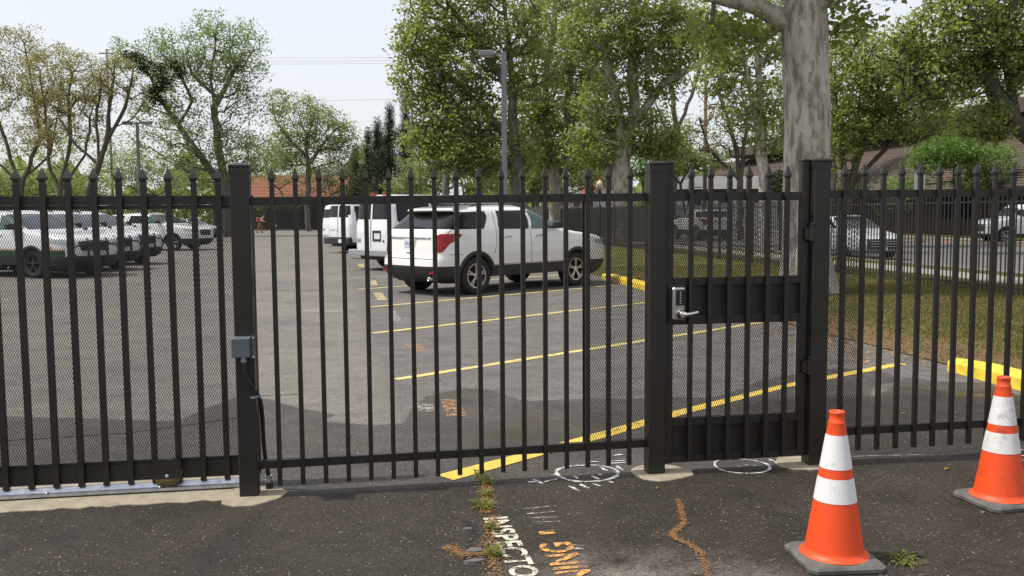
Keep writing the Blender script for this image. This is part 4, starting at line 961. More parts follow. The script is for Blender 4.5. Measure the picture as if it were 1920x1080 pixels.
    for s_ in (1, -1):
        mb = MB(); mb.box((SUV.x_rear(.72, .47)-.004, s_*.72, .47), (.012, .20, .05)); mb.obj('reflector', M['tail'], r)
        mb = MB(); mb.lathe([(.036, -.06), (.036, .06), (.028, .06), (.028, -.02)], 14, (.10, s_*.62, .34), Matrix.Rotation(-math.pi/2, 3, 'Y')); mb.obj('exhaust_tip', M['chrome'], r, True)
        seam(r, SUV, [(.40, 1.27), (.30, 1.20)], side=s_)
    mb = MB(); mb.tube([(SUV.x_rear(y, .72)-.003, y, .72) for y in np.linspace(-.78, .78, 15)], .006, 5); mb.obj('tailgate_seam', M['black'], r)
    for s_ in (1, -1): mb = MB(); mb.tube([(SUV.x_rear(.74, z)-.003, s_*.74, z) for z in np.linspace(.72, .86, 5)], .006, 5); mb.obj('tailgate_seam', M['black'], r)
    if pushbar:
        mb = MB()
        for s_ in (1, -1): mb.tube([(4.98, s_*.30, .38), (5.10, s_*.30, .45), (5.12, s_*.30, .92), (5.05, s_*.30, 1.02)], .032, 8)
        for z in (.55, .72, .90): mb.tube([(5.11, -.30, z), (5.11, .30, z)], .024, 8)
        for s_ in (1, -1): mb.tube([(5.11, s_*.30, .88), (5.08, s_*.62, .84), (4.98, s_*.80, .70), (5.08, s_*.62, .56), (5.11, s_*.30, .54)], .022, 8)
        mb.obj('push_bar', M['clad'], r, True)
    if patrol:
        for s_ in (1, -1): mb = MB(); mb.lathe([(.02, 0), (.05, .0), (.05, .08), (.02, .1)], 12, (3.45, s_*1.02, 1.24), Matrix.Rotation(math.pi/2, 3, 'Y'), True); mb.obj('spotlight', M['clad'], r, True)
        for s_ in (1, -1): mb = MB(); mb.box((4.50, s_*(SUV.y_at(4.5, .80)-.002), .80), (.16, .02, .05)); mb.obj('side_marker', M['amber'], r)
    return r
def place(root, wheel_local, wheel_world, heading):
    """turn the vehicle to its heading and put the given local point over the given ground point"""
    c, s_ = math.cos(heading), math.sin(heading); lx_, ly_ = wheel_local
    root.location = (wheel_world[0]-(c*lx_-s_*ly_), wheel_world[1]-(s_*lx_+c*ly_), 0); root.rotation_euler = (0, 0, heading)
w = suv('white mid-size SUV with red tail lamps, parked right of the aisle nearest the fence', False, 'parked_suv', None, False)
place(w, (WR[0], -.97), (2.655, 12.33), math.radians(34.7))
PATROL = 'patrol SUVs parked nose out along the left side'
p0 = suv('nearest white patrol SUV with green sill stripe and push bar, behind the sliding gate', True, 'patrol_suv', PATROL, True)
place(p0, (WF[0], -.97), (-7.95, 19.9), math.radians(-33))
for (s_, o_, lb) in [(-8.0, 22.6, 'second white patrol SUV from the fence, mostly hidden behind the nearest one'), (-8.05, 25.9, 'third white patrol SUV from the fence, its dark push bar towards the aisle')]:
    c = copy_tree(p0); c['label'] = lb; place(c, (WF[0], -.97), (s_, o_), math.radians(-33))
p3 = suv('white SUV with chrome wheels parked past the three patrol SUVs', False, 'parked_suv', None, False)
place(p3, (WF[0], -.97), (-8.2, 38.6), math.radians(-20))

# --- vans
def van_shell(L, H, hw, hood):
    rear = [(.38, .10), (.50, .03), (.62, .0), (1.1, .0), (H-.35, .06), (H-.12, .10), (H-.05, .18), (H-.015, .34), (H, .55)]
    front = [(.30, L-.18), (.45, L-.03), (.80, L), (1.02, L-.10), (1.12, L-.35), (1.20, L-hood), (1.28, L-hood-.12), (1.85, L-hood-.62), (H-.14, L-hood-.80), (H-.05, L-hood-1.0), (H-.015, L-hood-1.3), (H, L-hood-1.7)]
    half = [(.30, hw-.06), (.45, hw-.01), (.85, hw), (1.15, hw-.01), (1.3, hw-.035), (H-.32, hw-.13), (H-.12, hw-.20), (H-.05, hw-.28), (H-.015, hw-.42), (H, hw-.68)]
    return Shell([(.30, .12)]+rear, front, half, zr((.30, .45, 5), (.45, .52, 3), (.52, .66, 5), (.66, .72, 3), (.72, 1.18, 13), (1.18, 1.2, 3), (1.2, 1.3, 8), (1.3, 1.44, 6), (1.44, 1.48, 3), (1.48, H-.26, 10), (H-.26, H-.15, 5), (H-.15, H, 14)), 9.0, 150)
def van(label, L, H, hw, hood, style):
    sh = van_shell(L, H, hw, hood); r = thing('white_van', label, 'van', group='white vans parked right of the aisle')
    wr, wf = (1.15, .36), (L-.85, .36); zt = H-.26; zb_ = 1.44 if style == 'box' else 1.48
    def f(x, y, z, n, t_, top):
        for wx, wz in (wr, wf):
            if math.hypot(x-wx, z-wz) < .43 and t_ > .5: return None
        if n[0] < -.6 and x < .4:
            if style == 'box' and zb_ < z < zt and .04 < y < hw-.20: return ('rear_window', 1)
            if style != 'box' and zb_ < z < zt+.02 and .025 < y < hw-.16 and not (y > hw-.28 and (z < zb_+.08)): return ('rear_window', 1)
            if hw-.13 < y and (.72 < z < 1.18): return ('tail_lamp', 1)
            if .52 > z: return ('rear_bumper', 0)
            if style != 'box' and z < .66: return ('rear_bumper', 0)
        if abs(n[1]) > .6 and 1.3 < z < zt:
            for k, (a, b) in enumerate(((.30, 1.40), (1.50, 2.60), (2.70, 3.55), (L-hood-1.45, L-hood-.42-(z-1.2)*.85))):
                if a < x < b: return ('side_window', k+1)
        if n[0] > .3 and 1.27 < z < H-.18 and t_ < .9: return ('windshield', 0)
        if x > L-.4 and .72 < z < .95 and y > hw-.35: return ('head_lamp', 1)
        if x > L-.4 and .55 < z < .92 and y < hw-.38: return ('grille', 0)
        if z < .45: return ('sill', (1 if x < wr[0] else (2 if x < wf[0] else 3)))
        return ('body', 0)
    mats = dict(body=M['van_white'], rear_window=M['glass'], side_window=M['glass'], windshield=M['shield'], tail_lamp=M['tail'], head_lamp=M['head'], grille=M['clad'], sill=M['clad'] if style != 'box' else M['van_white'], rear_bumper=M['clad'])
    sh.build(sh.split(f), mats, r)
    mb = MB(); mb.box((L/2, 0, .48), (L-.5, 1.4, .36)); mb.obj('underbody', M['black'], r)
    for x, z in (wr, wf):
        arch(r, sh, x, z, .40, .455, M['clad'] if style != 'box' else M['van_white'])
        for s_ in (1, -1): make_wheel(r, x, s_*(hw-.15), .36, .23, M['rim'], 6, False)
    if style == 'box':
        mb = MB(); mb.bevbox((-.05, 0, .50), (.20, 2*hw-.08, .17), .02); mb.obj('step_bumper', M['bumper_grey'], r)
        mb = MB(); mb.box((-.004, -.30, .98), (.02, .40, .30)); mb.obj('plate_recess', M['clad'], r)
        mb = MB(); mb.box((-.018, -.34, .97), (.01, .28, .16)); mb.obj('number_plate', M['plate'], r)
        mb = MB(); mb.box((-.008, .62, .86), (.014, .22, .08)); mb.obj('badge', M['bumper_grey'], r)
        mb = MB(); mb.lathe([(.03, 0), (.03, .012)], 12, (-.002, -.62, .84), Matrix.Rotation(-math.pi/2, 3, 'Y'), True); mb.obj('lock_cap', M['black'], r)
    else:
        mb = MB(); mb.bevbox((-.03, 0, .50), (.16, 2*hw-.06, .26), .03); mb.obj('step_bumper', M['clad'], r)
        mb = MB(); mb.box((-.006, .02, .92), (.02, .06, .05)); mb.obj('door_handle', M['clad'], r)
        mb = MB(); mb.box((-.115, -.35, .50), (.012, .30, .15)); mb.obj('number_plate', M['plate'], r)
        mb = MB(); mb.box((-.002, .42, .95), (.008, .42, .035)); mb.obj('badge', M['bumper_grey'], r)
    mb = MB(); mb.tube([(-.004, 0, .62), (-.004, 0, zt), (.06, 0, H-.2)], .008, 5); mb.obj('door_seam', M['black'], r)
    for s_ in (1, -1): mb = MB(); mb.tube([(sh.x_rear(hw-.16, .6)-.002, s_*(hw-.16), .62), (sh.x_rear(hw-.16, 1.2)-.002, s_*(hw-.16), 1.20)], .006, 5); mb.obj('door_seam', M['black'], r)
    for y in (-.06, .06): mb = MB(); mb.box((.33, y*5, H-.01), (.10, .14, .045)); mb.obj('clearance_lamp', M['tail'], r)
    for s_ in (1, -1): mb = MB(); mb.bevbox((L-hood-.62, s_*(hw+.10), 1.38), (.10, .20, .26), .03); mb.obj('wing_mirror', M['clad'], r)
    return r, sh
def cam2lot(X, Y): p = CAM+rt*X+fw_h*Y; return (p.x, p.y)
v2, _ = van('white passenger van with grey step bumper, parked just behind the white SUV', 5.9, 2.14, 1.0, .95, 'box')
place(v2, (0, -.92), cam2lot(-3.36, 25.0), math.radians(33.3))
v3, _ = van('white van with black rear bumper and dark rear glass, farther down the row', 5.6, 2.20, 1.0, .75, 'round')
place(v3, (0, -.92), cam2lot(-6.62, 37.2), math.radians(33.3))
v4 = copy_tree(v2); v4['label'] = 'white van farthest down the row, only its left edge showing'; place(v4, (0, .92), cam2lot((603-960)/1700*47.0, 47.0), math.radians(33.3))

# --- saloon cars
CAR = Shell(rear=[(.22, .30), (.32, .10), (.50, .0), (.75, .02), (.92, .08), (.98, .22), (1.02, .70), (1.06, 1.0), (1.20, 1.35), (1.32, 1.70), (1.38, 2.0), (1.42, 2.4), (1.435, 2.55)],
            front=[(.22, 4.55), (.32, 4.72), (.50, 4.78), (.66, 4.74), (.76, 4.60), (.84, 4.2), (.90, 3.75), (.95, 3.5), (1.10, 3.15), (1.25, 2.80), (1.34, 2.55), (1.39, 2.68), (1.42, 2.62), (1.435, 2.6)],
            half=[(.22, .82), (.32, .88), (.55, .91), (.80, .915), (.92, .89), (1.0, .86), (1.2, .76), (1.32, .67), (1.38, .60), (1.41, .48), (1.43, .30), (1.435, .15)],
            zrows=zr((.22, .7, 14), (.7, 1.08, 30), (1.08, 1.36, 12), (1.36, 1.435, 10)), n_exp=6.0, ncol=100)
def saloon(label, name, paint):
    r = thing(name, label, 'car'); A, B = (.95, .33), (3.75, .33)
    W1 = [(.98, 1.02), (1.35, 1.24), (1.75, 1.32), (2.14, 1.33), (2.14, 1.0)]; W2 = [(2.22, 1.0), (2.22, 1.33), (2.5, 1.31), (3.15, 1.03), (3.12, 1.0)]
    def f(x, y, z, n, t_, top):
        for wx, wz in (A, B):
            if math.hypot(x-wx, z-wz) < .37 and t_ > .5: return None
        if n[0] > .2 and .97 < z < 1.36 and t_ < .86: return ('windshield', 0)
        if n[0] < -.2 and 1.06 < z < 1.36 and t_ < .86 and x > .6: return ('rear_window', 0)
        if x > 4.2 and .58 < z < .76 and y > .55: return ('head_lamp', 1)
        if x > 4.5 and .34 < z < .66 and y < .56: return ('grille', 0)
        if x < .3 and .70 < z < .90 and y > .45: return ('tail_lamp', 1)
        if z < .27: return ('sill', (1 if x < A[0] else (2 if x < B[0] else 3)))
        return ('body', 0)
    CAR.build(CAR.split(f), dict(body=paint, side_window=M['glass'], windshield=M['shield'], rear_window=M['glass'], head_lamp=M['head'], grille=M['clad'], tail_lamp=M['tail'], sill=M['clad']), r)
    mb = MB(); mb.box((2.4, 0, .40), (4.2, 1.3, .36)); mb.obj('underbody', M['black'], r)
    for x, z in (A, B):
        arch(r, CAR, x, z, .345, .385, paint)
        for s_ in (1, -1): make_wheel(r, x, s_*.78, .325, .21, M['rim'], 5, True)
    for s_ in (1, -1):
        for q in (W1, W2): panel(CAR, [('x', x, z) for x, z in q], (s_,)).obj('side_window', M['glass'], r, True)
    for z in (.42, .50, .58): mb = MB(); mb.box((CAR.x_front(0, z)+.002, 0, z), (.02, .95, .018)); mb.obj('grille_bar', M['chrome'], r)
    for s_ in (1, -1): mb = MB(); mb.bevbox((3.02, s_*.98, 1.04), (.12, .18, .12), .03); mb.obj('wing_mirror', paint, r); seam(r, CAR, [(2.18, 1.33), (2.18, .30)], side=s_); seam(r, CAR, [(3.16, .98), (3.2, .35)], side=s_); seam(r, CAR, [(1.02, 1.0), (1.3, .7), (1.35, .35)], side=s_)
    mb = MB(); mb.box((CAR.x_front(0, .36)+.006, 0, .36), (.012, .30, .14)); mb.obj('number_plate', M['plate'], r)
    return r
c1 = saloon('silver saloon car parked at the street kerb, seen through the fences on the right', 'parked_car', M['silver'])
place(c1, (4.75, .85), (17.95, 21.9), math.radians(-91))
c2 = saloon('grey-blue car far down the left row behind the white SUV', 'parked_car', M['blue_car'])
place(c2, (3.75, -.88), (-11.2, 63.5), math.radians(-25))
c3 = copy_tree(p3); c3['label'] = 'dark-windowed SUV parked across the street behind the walk-through gate mesh'; place(c3, (0, 0), (20.5, 44.0), math.radians(95))
sv, _ = van('x', 4.9, 1.85, .95, .95, 'round'); sv.name = 'silver_van'; sv['label'] = 'silver van on the street cut off by the right edge of the picture'; del sv['group']
for ch in sv.children:
    if ch.data.materials and ch.data.materials[0] == M['van_white']: ch.data.materials[0] = M['silver']
place(sv, (4.9, .9), cam2lot((1852-960)/1700*43.0, 43.0), math.radians(168))

DENS, LEAFK = 1.5, .33

# ------------------------------------------------------------------ trees
def grow_tree(name, label, base, stems, blobs, leaf, leafmat_, bark, seed, cat='tree', trunk_r=.3, n_leaf=60, rc=.7, group=None, extra=None, sides=8, flat=.6, tip_r=.012, twig=.9, aspect=.62):
    """stems: polylines (world points); blobs: (centre, radii, clump count). Each clump hooks on to the nearest
    branch below it, so limbs run to where the foliage is; radii follow the number of clumps carried."""
    r = np.random.default_rng(seed); base = np.array(base, float)
    blobs = [(c, rad_, int(n*DENS+1)) for c, rad_, n in blobs]; n_leaf = max(6, int(n_leaf*LEAFK)); rc *= 1.0; leaf *= .88
    pos = []; par = []; buf = np.zeros((20000, 3))
    def addnode(p, q): buf[len(pos)] = p; pos.append(np.array(p, float)); par.append(q); return len(pos)-1
    for k, st in enumerate(stems):
        pts = [np.array(p, float) for p in st]
        if k == 0: prev = addnode(pts[0], -1); rest = pts[1:]
        else:
            d = [np.linalg.norm(p-pts[0]) for p in pos]; prev = int(np.argmin(d)); rest = pts[1:]
        for p in rest:
            a = pos[prev].copy(); L = np.linalg.norm(p-a); n = max(1, int(L/.7))
            for j in range(1, n+1):
                q = a+(p-a)*j/n+(r.normal(0, .05*min(1, L/3), 3) if j < n else 0); prev = addnode(q, prev)
    nstem = len(pos); cl = []
    for (c, rad, n) in blobs:
        c = np.array(c, float); rad = np.array(rad, float)
        while n > 0:
            v = r.uniform(-1, 1, 3); L = np.linalg.norm(v)
            if L > 1 or L < .25: continue
            cl.append(c+v*rad); n -= 1
    cl = np.array(cl); P0_ = np.array(pos); d0 = np.min(np.linalg.norm(cl[:, None]-P0_[None, ::2], axis=2), 1)
    order = np.argsort(d0); ends = []
    for i in order:
        p = cl[i]; A = buf[:len(pos)]; dv = p-A; d = np.linalg.norm(dv, axis=1)
        pen = np.where(dv[:, 2] < .15*d, (.15*d-dv[:, 2])*1.4, 0); pen[0:2] += 2.0
        j = int(np.argmin(d+pen)); a = pos[j].copy(); L = d[j]; n = max(1, int(L/twig)); prev = j
        upb = np.array([0, 0, L*.12])
        for k in range(1, n+1):
            t_ = k/n; q = a+(p-a)*t_+upb*math.sin(math.pi*t_)*.8+(r.normal(0, .09*min(1., L), 3) if k < n else 0); prev = addnode(q, prev)
        ends.append(prev)
    cnt = np.zeros(len(pos))
    for e in ends: cnt[e] += 1
    for i in range(len(pos)-1, 0, -1):
        if par[i] >= 0: cnt[par[i]] += cnt[i]
    tot = max(cnt[0], 1); ex = math.log(trunk_r/tip_r)/math.log(max(tot, 2)); rad = tip_r*np.maximum(cnt, 1)**ex
    kids = {}
    for i, q in enumerate(par):
        if q >= 0: kids.setdefault(q, []).append(i)
    mb = MB(); done = [(0, None)]
    while done:
        i, frm = done.pop(); path = [] if frm is None else [pos[frm]]; rr_ = [] if frm is None else [min(rad[frm], rad[i]*1.25)]
        while True:
            path.append(pos[i]); rr_.append(rad[i]); ks = kids.get(i, [])
            if not ks: rr_[-1] *= .5; break
            ks = sorted(ks, key=lambda k: -cnt[k])
            for k in ks[1:]: done.append((k, i))
            i = ks[0]
        if len(path) > 1: mb.tube([p-base for p in path], rr_, sides if max(rr_) > .12 else (6 if max(rr_) > .05 else 4), caps=False)
    root = thing(name, label, cat, base, group=group)
    mb.obj('trunk', bark, root, True)
    # leaves: pointed quads scattered through every clump
    def leaves(cents, n, rc_, size, mt, nm):
        m_ = len(cents)*n; C = np.repeat(cents, n, 0)
        off = r.normal(0, 1, (m_, 3)); off *= (rc_*r.random((m_, 1))**.45/np.linalg.norm(off, axis=1)[:, None]); off[:, 2] *= flat; C = C+off
        nrm = r.normal(0, 1, (m_, 3)); nrm[:, 2] = np.abs(nrm[:, 2])+.35; nrm /= np.linalg.norm(nrm, axis=1)[:, None]
        t_ = np.cross(nrm, r.normal(0, 1, (m_, 3))); t_ /= np.linalg.norm(t_, axis=1)[:, None]+1e-9; b_ = np.cross(nrm, t_)
        s_ = (size*r.uniform(.45, 1.5, m_))[:, None]
        V = np.stack([C-t_*s_*.5, C-t_*s_*.05+b_*s_*aspect*.5, C+t_*s_*.5-nrm*s_*.12, C-t_*s_*.05-b_*s_*aspect*.5], 1).reshape(-1, 3)-base
        return tris_obj(nm, V, 4, mt, root)
    leaves(cl, n_leaf, rc, leaf, leafmat_, 'crown')
    for (nm, cents, n, rc_, size, mt) in (extra or []): leaves(np.array(cents, float), n, rc_, size, mt, nm)
    return root
def B(u, v, d, ru, rv, n, rd=None):
    k = d/F_PX; return (at(u, v, d), (ru*k, (rd if rd else .8*(ru+rv)/2*k), rv*k), n)
def S(d, *uv):  # stem from ground through picture points, at one depth
    p = [at(u, v, d) for u, v in uv]; return p
def ground_at(u, d): p = at(u, 400, d); return Vector((p.x, p.y, 0))
LOC = 'brown-twigged trees at the far left'; SYC = 'sycamores behind the parked vehicles'
# left: thin olive-brown trees with many stems
d = 62
grow_tree('locust_tree', 'olive-brown many-stemmed tree at the left edge, behind the patrol SUVs', ground_at(35, d), [[ground_at(35, d)]+S(d, (40, 350), (20, 300), (-10, 190), (-30, 90)), S(d, (40, 350), (75, 260), (60, 160), (45, 80)), S(d, (30, 345), (-10, 300), (-60, 200)), S(d, (45, 340), (95, 290), (110, 200))],
    [B(40, 130, d, 95, 80, 150), B(-60, 180, d, 70, 90, 60), B(95, 210, d, 45, 70, 50), B(20, 240, d, 70, 50, 40)], .15, M['leaf_locust'], M['bark_brown'], 11, trunk_r=.20, n_leaf=120, rc=.62, group=LOC, aspect=.5)
d = 58
grow_tree('locust_tree', 'olive-brown tree left of the double-headed light pole, second from the left edge', ground_at(115, d), [[ground_at(115, d)]+S(d, (112, 360), (90, 300), (85, 200), (70, 110)), S(d, (112, 360), (130, 280), (128, 180), (140, 110)), S(d, (112, 355), (160, 290), (175, 200))],
    [B(120, 150, d, 80, 62, 130), B(165, 215, d, 32, 60, 40), B(85, 235, d, 45, 55, 40)], .15, M['leaf_locust'], M['bark_brown'], 12, trunk_r=.17, n_leaf=120, rc=.6, group=LOC, aspect=.5)
d = 56
grow_tree('locust_tree', 'slanting brown tree with bare forked limbs beside the double-headed light pole', ground_at(160, d), [[ground_at(160, d)]+S(d, (165, 360), (185, 310), (200, 265), (235, 200), (250, 130)), S(d, (185, 310), (180, 230), (190, 150)), S(d, (200, 262), (205, 200), (215, 120)), S(d, (190, 300), (140, 270), (110, 220)), S(d, (205, 255), (250, 222), (262, 205))],
    [B(225, 150, d, 45, 48, 60), B(190, 165, d, 30, 50, 30), B(120, 235, d, 40, 40, 18), B(255, 180, d, 22, 30, 12)], .13, M['leaf_locust'], M['bark_dark'], 13, trunk_r=.20, n_leaf=80, rc=.5, group=LOC, aspect=.5, tip_r=.016)
# big poplar with mistletoe
d = 70
grow_tree('poplar_tree', 'tall light green forked tree with dark mistletoe clumps, left of centre', ground_at(428, d), [[ground_at(428, d)]+S(d, (428, 370), (412, 290), (402, 200), (395, 150), (405, 60)), S(d, (428, 372), (375, 290), (335, 235), (300, 185), (280, 140)), S(d, (402, 190), (430, 150), (460, 90)), S(d, (402, 185), (360, 140), (345, 80)), S(d, (335, 235), (360, 190), (330, 120))],
    [B(400, 95, d, 62, 72, 150), B(460, 110, d, 45, 72, 70), B(300, 95, d, 42, 45, 55), B(240, 105, d, 38, 30, 30), B(340, 150, d, 60, 50, 60), B(440, 210, d, 70, 60, 70), B(330, 260, d, 95, 60, 110), B(450, 290, d, 70, 50, 60), B(400, 320, d, 90, 36, 60), B(290, 200, d, 50, 40, 40)], .19, M['leaf_poplar'], M['bark_grey'], 14, trunk_r=.45, n_leaf=80, rc=.72,
    extra=[('mistletoe', [at(300+dx, 145+dy, d-.5) for dx, dy in ((0, 0), (6, 18), (-10, 22), (4, -16), (-14, 34), (10, 8), (-4, 44))], 420, .75, .16, M['leaf_mist']), ('mistletoe', [at(334+dx, 128+dy, d-.5) for dx, dy in ((0, 0), (4, 12), (-3, -8))], 420, .6, .16, M['leaf_mist']), ('mistletoe', [at(258+dx, 108+dy, d-.5) for dx, dy in ((0, 0), (-16, -4), (12, 12), (14, 24))], 380, .7, .16, M['leaf_mist'])])
d = 92
grow_tree('plane_tree', 'rounded pale green tree standing in the gap of open sky', ground_at(578, d), [[ground_at(578, d)]+S(d, (576, 370), (578, 310), (572, 250), (555, 200)), S(d, (577, 315), (605, 270), (640, 230)), S(d, (575, 300), (540, 260), (515, 220)), S(d, (573, 260), (590, 210), (600, 180))],
    [B(560, 225, d, 60, 52, 120), B(610, 240, d, 55, 45, 100), B(645, 275, d, 40, 38, 60), B(525, 285, d, 45, 40, 60), B(580, 290, d, 70, 40, 80), B(520, 190, d, 22, 22, 22)], .22, M['leaf_mid'], M['bark_grey'], 15, trunk_r=.3, n_leaf=75, rc=.75)
# conifers
def conifer(u, d, v_top, v_bot, wpx, seed, label, lean=0):
    bl = []; n = 9
    for k in range(n):
        t_ = k/(n-1); rj = random.Random(seed*31+k); bl.append(B(u+lean*(1-t_)+rj.uniform(-.35, .35)*wpx*t_, v_top+(v_bot-v_top)*t_, d, wpx*(.16+.84*t_**.8)*rj.uniform(.6, 1.25), (v_bot-v_top)/n*.75, int(5+14*t_)))
    g = ground_at(u, d)
    return grow_tree('conifer_tree', label, g, [[g]+[at(u, v_bot, d), at(u+lean*.5, (v_top+v_bot)/2, d), at(u+lean, v_top, d)]], bl, .16, M['leaf_dark'], M['bark_dark'], seed, trunk_r=.2, n_leaf=330, rc=.5, group='dark conifers in the background', flat=1.3, aspect=.3)
conifer(690, 100, 252, 350, 17, 21, 'narrow dark conifer under the open sky')
conifer(668, 102, 285, 370, 22, 22, 'low dark conifer left of the narrow one')
conifer(728, 84, 205, 340, 26, 23, 'ragged dark conifer left of the single-headed light pole', 3)
conifer(762, 82, 192, 335, 22, 24, 'taller dark conifer just behind the single-headed light pole', -2)
conifer(712, 86, 235, 350, 20, 25, 'dark conifer between the narrow and the ragged one', -4)
# sycamores behind the vehicles
d = 46
grow_tree('sycamore_tree', 'tall sycamore with straight grey trunk behind the big light pole', ground_at(972, d), [[ground_at(972, d)]+S(d, (972, 400), (968, 300), (962, 180), (955, 90), (945, 0), (940, -120)), S(d, (962, 180), (900, 80), (840, 10)), S(d, (966, 260), (900, 200), (850, 150), (800, 120)), S(d, (955, 90), (1000, 20), (1020, -60)), S(d, (967, 290), (890, 330), (860, 300))],
    [B(800, 60, d, 62, 72, 105), B(870, 120, d, 80, 72, 120), B(800, 170, d, 52, 42, 60), B(880, 215, d, 90, 45, 90), B(940, 30, d, 90, 80, 110), B(870, -40, d, 110, 70, 80), B(850, 285, d, 75, 46, 90), B(940, 290, d, 70, 46, 70), B(1000, 140, d, 60, 80, 60), B(790, 260, d, 40, 40, 40), B(760, 120, d, 24, 60, 20)], .20, M['leaf_syc'], M['bark_grey'], 31, trunk_r=.34, n_leaf=82, rc=.62, group=SYC, tip_r=.020)
d = 50
grow_tree('sycamore_tree', 'sycamore with two leaning stems, between the straight and the stout one', ground_at(1040, d), [[ground_at(1040, d)]+S(d, (1040, 400), (1040, 330), (1022, 230), (1025, 130), (1040, 20), (1050, -90)), S(d, (1040, 335), (1070, 280), (1062, 190), (1080, 90), (1085, 0))],
    [B(1040, 60, d, 80, 80, 110), B(1060, 190, d, 62, 60, 70), B(1000, 250, d, 52, 50, 50), B(1070, 290, d, 70, 46, 70), B(1060, -40, d, 100, 60, 60), B(990, 200, d, 40, 60, 40), B(1100, 130, d, 45, 70, 40)], .20, M['leaf_syc'], M['bark_syc'], 32, trunk_r=.32, n_leaf=80, rc=.62, group=SYC, tip_r=.020)
d = 42
grow_tree('sycamore_tree', 'stout mottled sycamore left of the latch post, its limb reaching up to the right', ground_at(1166, d), [[ground_at(1166, d)]+S(d, (1166, 400), (1164, 300), (1160, 220), (1140, 130), (1120, 40), (1110, -80)), S(d, (1164, 290), (1190, 210), (1185, 120), (1195, 20), (1210, -60)), S(d, (1180, 235), (1240, 160), (1300, 125), (1340, 105)), S(d, (1130, 90), (1075, 40), (1040, 0))],
    [B(1140, 60, d, 90, 72, 130), B(1220, 60, d, 72, 72, 90), B(1230, 150, d, 62, 40, 50), B(1140, 190, d, 62, 52, 60), B(1215, 255, d, 55, 42, 60), B(1120, 270, d, 55, 50, 60), B(1160, -50, d, 120, 60, 80), B(1290, 60, d, 62, 62, 70), B(1250, 280, d, 42, 36, 40)], .19, M['leaf_syc'], M['bark_syc'], 33, trunk_r=.44, n_leaf=80, rc=.58, group=SYC, tip_r=.020)
d = 34
grow_tree('sycamore_tree', 'slender pale-barked sycamore just left of the big trunk', ground_at(1432, d), [[ground_at(1432, d)]+S(d, (1432, 420), (1432, 330), (1428, 230), (1422, 130), (1416, 30), (1412, -60)), S(d, (1432, 320), (1415, 210), (1395, 110), (1370, 40)), S(d, (1424, 150), (1460, 80), (1480, 20))],
    [B(1390, 75, d, 72, 60, 60), B(1340, 130, d, 46, 50, 30), B(1440, -20, d, 90, 45, 50), B(1445, 240, d, 36, 60, 34), B(1390, 190, d, 50, 60, 36), B(1455, 130, d, 30, 60, 20)], .18, M['leaf_syc'], M['bark_syc'], 34, trunk_r=.20, n_leaf=60, rc=.48, group=SYC)
d = 52
grow_tree('budding_tree', 'half-bare brownish tree with fine twigs left of the slender sycamore', ground_at(1390, d), [[ground_at(1390, d)]+S(d, (1388, 340), (1375, 260), (1350, 180), (1345, 110)), S(d, (1385, 330), (1400, 240), (1390, 150)), S(d, (1385, 330), (1330, 280), (1310, 220))],
    [B(1360, 170, d, 52, 70, 110), B(1340, 260, d, 60, 45, 90), B(1400, 250, d, 45, 50, 70)], .12, M['leaf_bud'], M['bark_brown'], 35, trunk_r=.18, n_leaf=30, rc=.55, tip_r=.016)
# the big sycamore on the lawn
bx, by = 8.38, 10.05; d = 16.35
zt_ = .08
big = grow_tree('sycamore_tree', 'huge mottled grey sycamore trunk rising out of the picture behind the hinge post', (bx, by, zt_), [[(bx, by, zt_)]+S(d, (1513, 480), (1512, 300), (1511, 150), (1509, 40), (1508, -160), (1500, -420)), S(d, (1510, 95), (1476, 45), (1420, 10), (1340, -12), (1230, -60)), S(d, (1509, 20), (1560, -60), (1700, -140), (1830, -200)), S(d, (1508, -150), (1420, -300), (1300, -420)), S(d, (1507, -200), (1620, -380), (1720, -560))],
    [B(1350, 62, d, 55, 32, 20, .8), B(1420, 60, d, 30, 22, 5, .5), B(1590, 20, d, 45, 40, 12, .8), B(1250, -80, d, 150, 60, 70), B(1500, -150, d, 260, 100, 120), B(1720, -60, d, 70, 46, 36, .9), B(1700, -220, d, 200, 100, 90), B(1450, -420, d, 330, 180, 160), B(1260, -260, d, 200, 120, 80), B(1700, -520, d, 200, 160, 80)], .17, M['leaf_syc'], M['bark_syc'], 41, trunk_r=.40, n_leaf=46, rc=.42, sides=28, tip_r=.008)
from mathutils import noise as mnoise
for ch in big.children:
    if ch.name.startswith('trunk'):
        for v in ch.data.vertices:
            rr_ = math.hypot(v.co.x, v.co.y)
            if rr_ < 1.2 and v.co.z < 6:
                n_ = mnoise.fractal(Vector((v.co.x*2.2, v.co.y*2.2, v.co.z*1.1)), 1.0, 2.0, 4)*.035+.16*math.exp(-v.co.z*2.2); v.co.x *= 1+n_/.4; v.co.y *= 1+n_/.4
